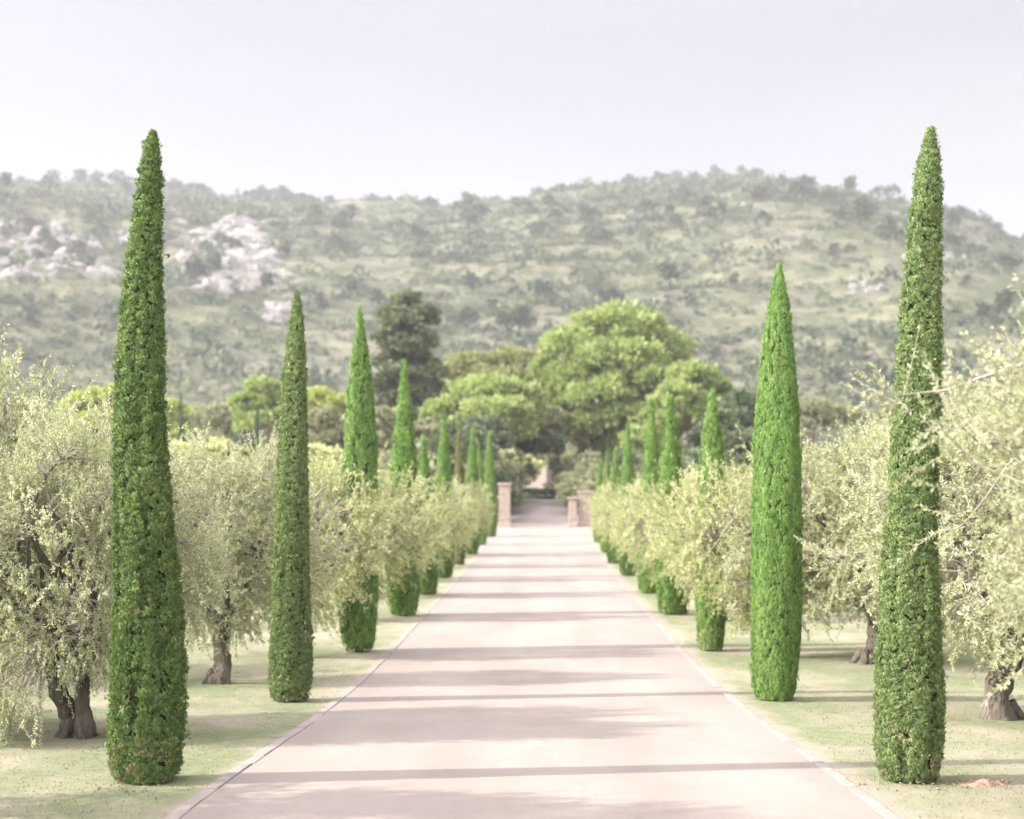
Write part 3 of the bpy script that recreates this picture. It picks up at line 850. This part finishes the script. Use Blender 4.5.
# ------------------------------------------------------------------ woodland round the gate
def blob_crown(lobes, sub, per, leaf, mat, seed, flat=1.0, shell=.62):
    """Foliage of a broad tree: lobes (centre, radii) each made of leaf clumps, denser to the outside."""
    rng = np.random.default_rng(seed)
    mb = MB()
    for (c, r) in lobes:
        c = np.asarray(c, float); r = np.asarray(r, float)
        ns = max(6, int(sub * (r[0] * r[2]) ** .8))
        d = rand_dirs(ns, rng); d[:, 2] = np.where(d[:, 2] < -.35, -d[:, 2], d[:, 2])
        C = c + d * r * rng.uniform(shell, 1.0, ns)[:, None]
        tt = np.clip(.5 + .16 * rng.normal(size=ns), .08, .92)
        idx = np.repeat(np.arange(ns), per); n = len(idx)
        e = rand_dirs(n, rng); e[:, 2] *= .7
        cs = (.20 * r.mean()) * rng.uniform(.7, 1.3, ns)
        P = C[idx] + e * cs[idx][:, None] * rng.uniform(.4, 1, n)[:, None]
        D = unit(e + .5 * d[idx] + np.array([0, 0, .45]) + .4 * rng.normal(size=(n, 3)))
        L = leaf * rng.uniform(.6, 1.35, n)
        mb.leaves(P, D, rand_dirs(n, rng) + np.array([0, 0, .4]), L, L * rng.uniform(.45, .75, n), np.clip(tt[idx] + .12 * rng.normal(size=n), 0, 1))
    return mb.mesh('crown', mat)

def wood_tree(name, label, cat, d, lobes_px, leaf_m, stem, sub, per, leaf, seed, bark='pine_bark', group=None, depth=1.0, tr=.28, shell=.62):
    """lobes_px: (x, y, half width, half height, forward offset m) measured in the photograph at distance d; stem: px of trunk foot."""
    rng = np.random.default_rng(seed)
    fx = X_at(stem, d); fz = float(ground_z(fx, d))
    t = thing(name, label, cat, (fx, d, fz), 0, group=group)
    org = np.array([fx, d, fz])
    lobes = []
    for (x, y, hw, hh, fo) in lobes_px:
        c = px(x, y, d) - org + np.array([0, fo, 0])
        lobes.append((c, (hw * d / F_PX, hw * d / F_PX * depth, hh * d / F_PX)))
    # every lobe of the outline has fellows behind it, so the crown is as deep as it is wide
    extra = []
    for (c, r) in lobes:
        extra.append((c + np.array([rng.normal(0, .25) * r[0], r[0] * rng.uniform(.7, 1.3), rng.normal(0, .12) * r[2]]), tuple(np.array(r) * rng.uniform(.75, .95))))
    crown = blob_crown(lobes + extra, sub, per, leaf, leaf_m, seed, shell=shell)
    tb = MB()
    zmid = min(c[2] - r[2] for c, r in lobes)
    zmid = max(zmid, 1.2)
    H = np.array([0, 0, zmid + .3])
    P = curve_pts(np.array([0, 0, -.3]), H, 7, rng, .12)
    tb.tube(P, np.linspace(tr * 1.15, tr * .75, 7), 10, .05, rng)
    for (c, r) in lobes + extra:
        Q = curve_pts(H - np.array([0, 0, rng.uniform(0, .25) * zmid]), np.array(c) + np.array([0, 0, r[2] * .3]), 7, rng, .10 * np.linalg.norm(np.array(c) - H), -.25)
        tb.tube(Q, np.linspace(tr * .5, tr * .08, 7), 7, .04, rng)
        for q in range(4):
            e = np.array(c) + rand_dirs(1, rng)[0] * np.array(r) * .8
            Q2 = curve_pts(Q[rng.integers(3, 6)], e, 5, rng, .15)
            tb.tube(Q2, np.linspace(tr * .18, tr * .05, 5), 5)
    link('trunk', tb.mesh('trunk', M[bark]), t)
    link('crown', crown, t)
    return t

WG = 'trees of the wood round the gate'
# the great stone pine right of the gate
wood_tree('stone_pine', 'huge domed umbrella pine with bright rounded crown, right of the gate', 'pine tree', 122,
          [(615, 332, 52, 24, 0), (575, 350, 36, 20, -1), (655, 352, 38, 20, 0), (618, 362, 44, 18, -3.5), (570, 385, 34, 20, -1), (640, 386, 40, 18, -4), (668, 376, 24, 20, 1),
           (600, 402, 36, 16, -4.5), (592, 430, 26, 18, -4), (632, 424, 34, 16, -5), (622, 452, 30, 16, -3), (545, 372, 16, 14, 1), (560, 408, 22, 16, 0), (654, 412, 24, 18, -2), (648, 462, 26, 14, -3), (606, 470, 22, 12, -2)], M['pine_leaf'], 594, 34, 26, .42, 201, group=WG, tr=.42)
wood_tree('stone_pine', 'lime green umbrella pine with lobed crown, left of the gate', 'pine tree', 112,
          [(488, 392, 40, 14, 0), (456, 412, 28, 13, -1), (500, 414, 34, 14, -3), (522, 400, 22, 14, 0), (470, 430, 30, 12, -2), (516, 436, 20, 13, -3), (440, 440, 20, 12, 0), (488, 446, 24, 12, -2), (456, 452, 24, 12, -1), (534, 416, 18, 14, 0)], M['pine_leaf'], 508, 34, 26, .36, 202, group=WG, tr=.3)
wood_tree('stone_pine', 'pale grey green pine rising behind the lime green one, left of the gate', 'pine tree', 140,
          [(475, 372, 32, 18, 0), (510, 366, 34, 15, 0), (530, 384, 22, 18, 1), (455, 385, 20, 14, 0), (500, 384, 36, 16, -2)], M['pine_leaf_grey'], 500, 26, 24, .45, 203, group=WG)
wood_tree('stone_pine', 'smaller yellow green pine at the right flank of the great pine', 'pine tree', 108,
          [(692, 382, 26, 18, 0), (712, 392, 20, 16, 1), (676, 402, 24, 16, -2), (704, 414, 22, 14, -2), (668, 428, 24, 14, -1), (640, 446, 22, 16, -2)], M['pine_leaf'], 684, 34, 26, .36, 204, group=WG)
# a dark cedar, its boughs in uneven tiers
cd = []
rngc = np.random.default_rng(5)
for (x, y, w, h) in [(408, 302, 16, 13), (395, 318, 14, 12), (424, 318, 14, 14), (408, 328, 18, 12), (404, 338, 19, 11), (414, 358, 20, 11), (398, 352, 17, 11), (412, 382, 22, 11), (396, 392, 20, 10), (392, 342, 14, 11), (428, 344, 14, 11), (410, 350, 20, 12), (386, 362, 15, 10), (424, 366, 19, 10), (400, 376, 20, 10),
                     (438, 376, 12, 8), (428, 388, 17, 9), (384, 386, 14, 10), (410, 398, 22, 10), (432, 404, 16, 8), (388, 408, 18, 10), (412, 420, 22, 12)]:
    cd.append((x + rngc.normal(0, 2), y, w * 1.05, h * .95, rngc.uniform(-2.5, 2)))
wood_tree('cedar_tree', 'tall dark cedar with open ragged tiers, behind the left cypresses', 'conifer', 128, cd, leaf_mat('cedar_needles', [(0, (.055, .075, .036)), (.5, (.110, .140, .066)), (1, (.19, .215, .105))], trans=.2), 411, 30, 24, .36, 205, group=WG, tr=.26, shell=.45, bark='olive_bark')
wood_tree('evergreen_oak', 'dark evergreen at the right end of the wood behind the second right cypress', 'tree', 104,
          [(742, 408, 18, 16, 0), (724, 424, 22, 18, -1), (752, 430, 18, 18, 0), (738, 448, 26, 18, -2), (704, 446, 20, 18, 0), (758, 456, 16, 16, 0), (716, 462, 28, 14, -1)], M['dark_leaf'], 738, 34, 26, .34, 206, group=WG)
wood_tree('evergreen_oak', 'dark shadowy evergreen hanging over the left gate pillar', 'tree', 112,
          [(528, 440, 20, 14, 0), (516, 458, 16, 14, 0), (548, 446, 22, 12, 1), (505, 446, 12, 14, 1)], M['dark_leaf'], 518, 36, 26, .32, 207, group=WG)
wood_tree('evergreen_oak', 'grey green evergreen over the drive behind the gate', 'tree', 118,
          [(548, 424, 26, 16, 0), (570, 444, 18, 14, 0), (545, 452, 28, 12, 2), (549, 463, 13, 7, 0), (528, 422, 18, 14, 1), (590, 462, 16, 12, 2)], M['grey_leaf'], 576, 36, 26, .32, 208, group=WG)
# the treeline behind the left grove
for (nm, lab, d, lob, mt, st, sd, lf) in [
    ('broadleaf_tree', 'bright lime green bushy tree behind the olives left of the nearest cypress', 128, [(92, 404, 24, 14, 0), (118, 398, 18, 12, 0), (70, 414, 16, 12, 0), (104, 424, 26, 14, -1)], 'lime_leaf', 96, 211, .42),
    ('broadleaf_tree', 'low dull green tree at the left edge beyond the olives', 135, [(30, 424, 30, 14, 0), (58, 430, 22, 12, 0), (5, 432, 22, 14, 0)], 'grey_leaf', 30, 212, .42),
    ('broadleaf_tree', 'low green tree between the nearest left cypress and the lone slim cypress', 140, [(165, 414, 24, 12, 0), (192, 422, 22, 12, 0), (180, 436, 34, 14, 0)], 'lime_leaf', 178, 213, .42),
    ('broadleaf_tree', 'grey green rounded tree beyond the left grove, left of the second lone cypress', 132, [(215, 422, 24, 16, 0), (236, 430, 20, 16, 0), (222, 446, 34, 14, 0)], 'grey_leaf', 222, 214, .40),
    ('broadleaf_tree', 'light yellow green tree crown just left of the second left cypress', 120, [(262, 390, 18, 12, 0), (246, 404, 16, 12, 0), (274, 408, 18, 14, 0), (258, 424, 26, 16, 0)], 'pine', 262, 215, .38),
    ('broadleaf_tree', 'bright lime tree behind the second left cypress, towards the third', 126, [(316, 400, 14, 10, 0), (332, 406, 18, 10, 0), (300, 410, 18, 12, 0)], 'lime_leaf', 318, 216, .40),
    ('broadleaf_tree', 'dull brownish green tree between the second and third left cypresses', 106, [(322, 424, 22, 14, 0), (340, 440, 20, 16, 0), (312, 450, 26, 16, 0), (334, 462, 26, 12, 0)], 'grey_leaf', 324, 217, .36),
    ('broadleaf_tree', 'dull grey tree between the third and fourth left cypresses', 104, [(382, 424, 18, 14, 0), (372, 444, 20, 16, 0), (392, 456, 20, 14, 0), (420, 440, 16, 16, 0), (440, 462, 22, 12, 0)], 'grey_leaf', 386, 218, .34),
    ('broadleaf_tree', 'dark low tree in front of the second lone cypress beyond the left grove', 100, [(240, 452, 24, 14, 0), (262, 458, 22, 14, 0), (216, 462, 24, 12, 0)], 'dark_leaf', 244, 219, .34),
    ('broadleaf_tree', 'low light green shrubby tree between the second and nearest right cypresses', 118, [(812, 412, 20, 12, 0), (838, 420, 22, 12, 0), (790, 424, 20, 14, 0)], 'grey_leaf', 812, 220, .38),
    ('broadleaf_tree', 'dull green tree beyond the olives right of the nearest right cypress', 124, [(900, 416, 26, 14, 0), (940, 420, 28, 14, 0), (985, 422, 28, 14, 0)], 'grey_leaf', 930, 221, .4),
]:
    m_ = M['pine_leaf'] if mt == 'pine' else M[mt]
    wood_tree(nm, lab, 'tree', d, lob, m_, st, 30, 24, lf, sd, group='treeline beyond the groves', tr=.2)

for (lab, d, st, lob) in [('small dark green tree beside the left gate pillar, shading the gateway', 89, 470, [(470, 446, 20, 12, 0), (458, 452, 18, 12, -1), (480, 456, 16, 10, -1)]),
                          ('dark green tree shading the drive just beyond the left gate pillar', 95, 462, [(462, 438, 26, 14, 0), (478, 448, 20, 14, -1), (446, 450, 20, 14, 0), (464, 456, 26, 14, -1)]),
                          ('second dark green tree shading the upper drive, farther behind the left pillar', 103, 482, [(482, 432, 24, 14, 0), (496, 446, 16, 14, -1), (470, 448, 22, 14, 0), (486, 456, 22, 12, -1)])]:
    wood_tree('broadleaf_tree', lab, 'tree', d, lob, M['dark_leaf'], st, 36, 26, .32, int(d), group=WG, tr=.2)

# understorey bushes that close the view under the trees
bush_l = []
for s in range(3):
    rb = np.random.default_rng(300 + s)
    lob = [((rb.uniform(-1, 1), rb.uniform(-.6, .6), rb.uniform(.6, 1.6)), (rb.uniform(.7, 1.1), rb.uniform(.7, 1.1), rb.uniform(.6, .9))) for _ in range(6)]
    cm = blob_crown(lob, 40, 20, .26, [M['dark_leaf'], M['grey_leaf'], M['olive_leaf_far']][s], 310 + s)
    tb = MB()
    for (c, r) in lob:
        tb.tube(curve_pts(np.array([0, 0, -.1]), np.array(c), 5, rb, .1), np.linspace(.06, .02, 5), 5)
    bush_l.append((cm, tb.mesh('stems', M['pine_bark'])))
def bush(kind, p, d, w, h, label, group='bushes under the wood'):
    x = X_at(p, d)
    t = thing('bush', label, 'bush', (x, d, float(ground_z(x, d))), random.uniform(0, 6), (w / 1.9, w / 1.9, h / 2.2), group)
    cm, st = bush_l[kind]
    link('stems', st, t); link('crown', cm, t)
bush(0, 511, 109, 2.4, 2.8, 'dark bush left of the pale house beyond the gate')
bush(0, 570, 112, 1.8, 3.0, 'dark bush right of the pale house beyond the gate')
bush(0, 545, 105, 3.6, .7, 'low dark hedge bush in front of the pale house')
bush(1, 583, 104, 1.7, 3.6, 'grey green bush above the right gate pier')
bush(0, 500, 98, 2.2, 3.4, 'dark bush farther behind the left gate pillar')
bush(0, 491, 89.5, 2.4, 3.0, 'dark bush close behind the left gate pillar')
bush(1, 488, 93.5, 2.6, 3.2, 'grey green bush between two dark bushes behind the left gate pillar')
bush(1, 581, 93, 1.8, 2.2, 'grey green bush behind the right gate wall')
i_ = 0
for p, d, kd in [(60, 95, 1), (120, 98, 2), (175, 96, 1), (205, 100, 2), (280, 94, 1), (300, 102, 2), (350, 96, 1), (410, 100, 1), (455, 96, 1), (478, 99, 2), (605, 98, 1), (640, 96, 1), (668, 97, 0), (705, 95, 0), (735, 93, 1), (770, 96, 0), (800, 98, 1), (850, 97, 2), (905, 96, 1), (960, 98, 2), (1010, 96, 1), (15, 98, 2)]:
    bush(kd, p, d, random.uniform(4.2, 5.6), random.uniform(2.4, 3.6), 'hazy low bush along the foot of the wood, among many such', 'hazy bushes along the foot of the wood')

# ------------------------------------------------------------------ gate, house, small things
def pillar(label, p0, p1, ytop, d, depth, cap=True, parts=True):
    x0, x1 = X_at(p0, d), X_at(p1, d)
    z0 = float(ground_z(0, d)); h = CAM_Z + (HOR - ytop) * d / F_PX - z0
    xc, w = (x0 + x1) / 2, x1 - x0
    t = thing('gate_pillar', label, 'pillar', (xc, d, z0), group='stone gate pillars')
    t['kind'] = 'thing'
    mb = MB(); rng = np.random.default_rng(int(p0))
    n = max(3, int(h / .48)); s = (h - (.16 if cap else 0) + .1) / n
    for i in range(n):       # courses of dressed stone
        mb.box((rng.normal(0, .004), 0, -.1 + s * (i + .5)), (w - .06 + rng.normal(0, .008), depth - .06 + rng.normal(0, .008), s - .006), 0, .5, .018)
    link('shaft', mb.mesh('shaft', M['stone']), t)
    if cap:
        cb = MB(); cb.box((0, 0, h - .07), (w + .08, depth + .08, .13), 0, .5, .03)
        link('cap', cb.mesh('cap', M['stone']), t)
    fb = MB(); fb.box((0, 0, .06), (w + .03, depth + .03, .26), 0, .5, .03)
    link('plinth', fb.mesh('plinth', M['stone']), t)
pillar('tall pink stone gate pillar on the left of the drive', 498.5, 511, 483, 86.6, .7)
pillar('lower pink stone block built against the tall left gate pillar', 489.5, 498.2, 496, 86.7, .6)
pillar('low pale stone pier at the right side of the gate opening', 568, 577.5, 497, 86.5, .6)
pillar('broad pink stone gate pillar right of the opening, next to the low pier', 578.3, 594, 491, 86.9, .75)
def wall(label, p0, p1, ytop, d):
    x0, x1 = X_at(p0, d), X_at(p1, d)
    z0 = float(ground_z(0, d)); h = CAM_Z + (HOR - ytop) * d / F_PX - z0
    mb = MB(); rng = np.random.default_rng(int(p0) + 7)
    L = x1 - x0; rows = int(h / .22)
    for r in range(rows):
        x = x0
        while x < x1 - .05:
            w = min(rng.uniform(.28, .6), x1 - x)
            mb.box((x + w / 2, d + rng.normal(0, .006), z0 - .05 + (r + .5) * .22), (w - .012, .36 + rng.normal(0, .01), .21), 0, rng.uniform(), .02)
            x += w
    mb.box(((x0 + x1) / 2, d, z0 - .05 + rows * .22 + .04), (L + .02, .44, .09), 0, .5, .02)
    tag(link('garden_wall', mb.mesh('garden_wall', M['stone'])), label, 'wall')['kind'] = 'thing'
wall('low pink stone wall running left from the tall gate pillar', 440, 489.3, 504, 86.7)
wall('low pink stone wall running right from the broad gate pillar', 594.5, 650, 503, 87.0)

def house():
    d = 143.0
    x = X_at(544, d); z0 = float(ground_z(x, d))
    t = thing('house', 'pale plastered house glimpsed beneath the trees at the head of the drive', 'house', (x, d, z0), radians(-38))
    w, l, h, ap = 6.0, 7.0, 3.6, 1.7
    mb = MB()
    def gable(sx):
        return [(-w / 2, sx, -.2), (w / 2, sx, -.2), (w / 2, sx, h), (0, sx, h + ap), (-w / 2, sx, h)]
    a, b = gable(-l / 2), gable(l / 2)
    mb.add(np.array(a), [[0, 1, 2, 3, 4]]); mb.add(np.array(b), [[4, 3, 2, 1, 0]])
    V = np.array(a + b)
    mb.add(V, [[0, 5, 6, 1], [1, 6, 7, 2], [4, 9, 5, 0]])
    link('wall', mb.mesh('wall', M['plaster']), t)
    rb = MB()
    for s in (-1, 1):
        p = np.array([[0, -l / 2 - .3, h + ap + .06], [0, l / 2 + .3, h + ap + .06], [s * (w / 2 + .35), l / 2 + .3, h - .14], [s * (w / 2 + .35), -l / 2 - .3, h - .14]])
        V = np.concatenate([p, p + np.array([0, 0, .12])])
        rb.add(V, [[0, 1, 2, 3], [7, 6, 5, 4], [0, 3, 7, 4], [2, 1, 5, 6], [3, 2, 6, 7], [1, 0, 4, 5]])
    link('roof', rb.mesh('roof', M['tiles']), t)
    for (xx, yy, rz, ww, hh, zc) in [(-w / 2 - .03, 1.7, pi / 2, .9, 1.2, 1.5), (1.2, -l / 2 - .03, 0, .9, 1.2, 1.5)]:
        fb = MB(); fb.box((xx, yy, zc), (ww, .08, hh), rz, .5, .01)
        link('shutter', fb.mesh('shutter', M['wood']), t)
house()

def marker():
    d = 80.0; x = X_at(597, d) ; z0 = float(ground_z(x, d))
    t = thing('path_light', 'small white path light on the right verge just before the gate', 'path light', (x, d, z0))
    mb = MB(); mb.tube([(0, 0, -.05), (0, 0, .2), (0, 0, .42)], [.07, .065, .065], 12)
    link('post', mb.mesh('post', M['white']), t)
    cb = MB(); cb.tube([(0, 0, .40), (0, 0, .47), (0, 0, .60), (0, 0, .66)], [.10, .15, .15, .09], 14)
    link('lamp_head', cb.mesh('lamp_head', M['white']), t)
marker()

def mound(label, x, y, rx, ry_, h, seed):
    mb = MB(); n, m = 36, 14
    a = np.arange(n) / n * 2 * pi; r = np.linspace(1, 0, m)
    A, R = np.meshgrid(a, r)
    edge = 1 + .25 * np.sin(2 * A + seed) + .14 * np.sin(5 * A + 2 * seed)
    X = x + R * edge * rx * np.cos(A); Y = y + R * edge * ry_ * np.sin(A)
    Z = ground_z(X, Y) - .02 + h * (1 - R ** 1.6) * (1 + .8 * fbm(X * 9, Y * 9, seed, 4))
    V = np.stack([X, Y, Z], -1).reshape(-1, 3)
    i = np.arange(m - 1)[:, None] * n; j = np.arange(n)[None]; j2 = (j + 1) % n
    mb.add(V, np.stack([i + j, i + j2, i + n + j2, i + n + j], -1).reshape(-1, 4), .5, True)
    rng = np.random.default_rng(seed)
    for k in range(40):     # clods
        th = rng.uniform(0, 2 * pi); rr = rng.uniform(0, 1.15) ** .7
        cx, cy = x + rr * rx * cos(th), y + rr * ry_ * sin(th)
        s = rng.uniform(.004, .014)
        cz = float(ground_z(cx, cy)) + h * max(0, 1 - rr ** 1.6) + s * .4
        mb.box((cx, cy, cz), (s * 2, s * 1.6, s * 1.3), rng.uniform(0, 3), .5, s * .5)
    tag(link('dirt_mound', mb.mesh('dirt_mound', M['dirt'])), label, 'dirt mound', 'patches of bare earth on the lawn')
mound('low heap of reddish earth on the lawn right of the nearest right cypress', X_at(985, 12.2), 12.25, .34, .13, .055, 5)
mound('bare crumbly earth around the foot of the nearest right cypress', X_at(912, 12.15), 12.12, .48, .30, .018, 8)
mound('bare crumbly earth around the foot of the nearest left cypress', X_at(150, 12.15), 12.12, .46, .28, .016, 9)

# ------------------------------------------------------------------ hillside
def hill_point(p, y):
    """Point of the hill seen at pixel (p, y): the first place from the front where the slope climbs to that line of sight."""
    d = np.arange(270, 899, 1.5)
    x = (p - VPX) * d / F_PX
    yy = HOR - (hill_z(x, d) - CAM_Z) * F_PX / d
    ok = np.nonzero(yy <= y)[0]
    i = ok[0] if len(ok) else len(d) - 1
    return np.array([x[i], d[i], float(hill_z(x[i], d[i]))])

def rock(label, p, y, wpx, hpx, n, seed):
    """Boulders half sunk in the slope; those that touch form one outcrop, the loose ones are rocks of their own."""
    rng = np.random.default_rng(seed)
    B = []
    for i in range(n):
        u, v = np.clip(rng.normal(0, .32, 2), -.62, .62)
        B.append((hill_point(p + u * wpx, y + v * hpx), rng.gamma(3.0, .45) * (hpx / 45) ** .35 + .5))
    own = list(range(n))
    def root(i):
        while own[i] != i:
            i = own[i]
        return i
    for i in range(n):
        for j in range(i):
            if np.linalg.norm(B[i][0] - B[j][0]) < (B[i][1] + B[j][1]) * .95:
                own[root(i)] = root(j)
    sets = {}
    for i in range(n):
        sets.setdefault(root(i), []).append(i)
    for k, ids in enumerate(sorted(sets.values(), key=len, reverse=True)):
        o = B[ids[0]][0]
        mb = MB()
        for i in ids:
            q, s = B[i]
            nn, mm = 9, 6
            A, T = np.meshgrid(np.arange(nn) / nn * 2 * pi, np.linspace(.12, pi - .12, mm))
            r = s * (1 + .22 * rng.normal(size=A.shape))
            V = np.stack([r * np.sin(T) * np.cos(A) * rng.uniform(1, 2.2), r * np.sin(T) * np.sin(A) * .8, r * np.cos(T) * rng.uniform(.7, 1.3)], -1).reshape(-1, 3) + (q - o) + np.array([0, s * .25, s * .1])
            ii = np.arange(mm - 1)[:, None] * nn; j = np.arange(nn)[None]; j2 = (j + 1) % nn
            mb.add(V, np.stack([ii + j, ii + nn + j, ii + nn + j2, ii + j2], -1).reshape(-1, 4), rng.uniform())
            mb.add(V[:nn], [list(range(nn))]); mb.add(V[-nn:], [list(range(nn))[::-1]])
        ob = link('rock_outcrop' if k == 0 else 'loose_rock', mb.mesh('rock_outcrop', M['rock']), None, tuple(o))
        if k == 0:
            tag(ob, label, 'rock', 'pale rock outcrops on the hillside')
        else:
            tag(ob, 'loose pale boulder lying apart near an outcrop on the hillside', 'rock', 'loose pale boulders on the hillside')
ROCKS = [('largest pale rock outcrop, on the hillside between the first two left cypresses', 232, 258, 84, 54, 140, 1),
         ('pale rock outcrop in two steps at the far left of the hillside', 48, 252, 84, 44, 70, 2),
         ('thin pale band of rock high on the hillside left of the nearest left cypress', 60, 240, 120, 10, 34, 3),
         ('small pale rock outcrop just left of the second left cypress', 283, 315, 22, 24, 20, 4),
         ('few small pale rocks on the hillside left of the nearest right cypress', 866, 288, 44, 12, 9, 5),
         ('scattered pale rocks at the upper right end of the hillside', 945, 262, 60, 14, 10, 7)]
for r in ROCKS:
    rock(*r)

# scrub: low evergreen bushes over the whole slope
def visible_xy(n, rng, y0=270, y1=905):
    y = np.sqrt(rng.uniform(y0 ** 2, y1 ** 2, n))
    p = rng.uniform(-120, 1160, n)
    return (p - VPX) * y / F_PX, y, p

def scrub():
    rng = np.random.default_rng(77)
    x, y, p = visible_xy(110000, rng)
    dens = fbm(x * .012, y * .012, 81, 4) * .75 + fbm(x * .07, y * .07, 82, 3) * .7 + .5 * smooth(820, 890, y) - .1
    k = dens > rng.uniform(-.72, .85, len(x))
    x, y, dens = x[k], y[k], dens[k]
    n = len(x)
    z = hill_z(x, y)
    s = np.clip(rng.gamma(2.4, .42, n) * (.78 + .6 * np.clip(dens, 0, 1)), .5, 3.6)
    tall = np.where(rng.uniform(0, 1, n) < .30, rng.uniform(1.2, 2.3, n), .85)
    mb = MB()
    per = 26
    idx = np.repeat(np.arange(n), per); m = len(idx)
    d = rand_dirs(m, rng); d[:, 2] = np.abs(d[:, 2])
    C = np.stack([x, y, z], -1)
    q = (s[idx] * rng.uniform(.45, 1, m))[:, None]
    P = C[idx] + d * q * np.stack([1.1 / tall[idx] ** .3, 1.1 / tall[idx] ** .3, tall[idx]], -1)
    D = unit(d + .7 * rng.normal(size=(m, 3)) + np.array([0, 0, .4]))
    L = s[idx] * rng.uniform(.40, .8, m)
    tt = np.clip(.56 + .3 * rng.normal(size=n), 0, 1)
    mb.leaves(P, D, rand_dirs(m, rng) + np.array([0, 0, .5]), L, L * rng.uniform(.55, .85, m), np.clip(tt[idx] + .1 * rng.normal(size=m), 0, 1))
    o = link('scrub', mb.mesh('scrub', M['hill_leaf']))
    o['kind'] = 'stuff'; o['label'] = 'grey green scrub covering the hazy hillside'; o['category'] = 'scrub'
scrub()

def hill_trees():
    rng = np.random.default_rng(91)
    kinds = []
    for s in range(6):
        r2 = np.random.default_rng(400 + s)
        tall = s % 3 == 0
        H = 1.0
        lob = []
        for k in range(7 if tall else 6):
            zz = .38 + .55 * k / 6 if tall else r2.uniform(.45, .85)
            rr = (.36 * (1.1 - zz * .75)) if tall else r2.uniform(.22, .34)
            sp = .10 if tall else .26
            lob.append(((r2.normal(0, sp), r2.normal(0, sp), zz), (rr, rr, rr * (.6 if tall else .7))))
        mb = MB(); rr_ = np.random.default_rng(450 + s)
        for (c, r) in lob:
            n = 42
            d = rand_dirs(n, rr_); d[:, 2] = np.where(d[:, 2] < -.4, -d[:, 2], d[:, 2])
            P = np.array(c) + d * np.array(r) * rr_.uniform(.5, 1, n)[:, None]
            L = .17 * rr_.uniform(.6, 1.3, n)
            mb.leaves(P, unit(d + .8 * rr_.normal(size=(n, 3))), rand_dirs(n, rr_), L, L * .7, np.clip(rr_.uniform(.1, .75) + .12 * rr_.normal(size=n), 0, 1))
        mb.tube([(0, 0, -.15), (.01, 0, .2), (0, .01, .6)], [.035, .028, .015], 5, tint=0)
        kinds.append(mb.mesh('hillside_tree', M['hill_leaf']))
    # along the ridge first, then over the slope
    spots = []
    pr = rng.uniform(-20, 1045, 105)
    for p in pr:
        d = HILL_Y + rng.uniform(-45, 6)
        spots.append(((p - VPX) * d / F_PX, d, rng.uniform(6.0, 10.5), 'small hazy evergreen on the skyline of the hill, among many such', 'evergreens along the skyline of the hill'))
    c = 0
    while c < 185:
        x, y, p = visible_xy(1, rng, 300, 860)
        if fbm(x * .012, y * .012, 95, 3)[0] < rng.uniform(-.6, .35):
            continue
        c += 1
        spots.append((x[0], y[0], rng.uniform(5.5, 10.0) * (.7 + .3 * y[0] / 900), 'small hazy evergreen on the slope of the hill, among many such', 'evergreens scattered over the slope of the hill'))
    for i, (x, y, h, lab, grp) in enumerate(spots):
        o = link('hillside_tree', kinds[i % 6], None, (x, y, float(hill_z(x, y)) - .2))
        o.rotation_euler = (0, 0, rng.uniform(0, 6)); w = h * rng.uniform(.85, 1.25)
        o.scale = (w, w, h)
        tag(o, lab, 'tree', grp)
hill_trees()

# ------------------------------------------------------------------ the air
def haze():
    m = bpy.data.materials.new('haze'); m.use_nodes = True
    n, l = m.node_tree.nodes, m.node_tree.links
    n.remove(n['Principled BSDF'])
    v = n.new('ShaderNodeVolumePrincipled')
    v.inputs['Color'].default_value = (.88, .90, .95, 1)
    v.inputs['Density'].default_value = HAZE_DENSITY
    v.inputs['Anisotropy'].default_value = .2
    l.new(v.outputs['Volume'], n['Material Output'].inputs['Volume'])
    mb = MB(); mb.box((0, 720, 110), (3500, 1600, 225))
    o = link('haze', mb.mesh('haze', m))
    o['kind'] = 'stuff'
haze()
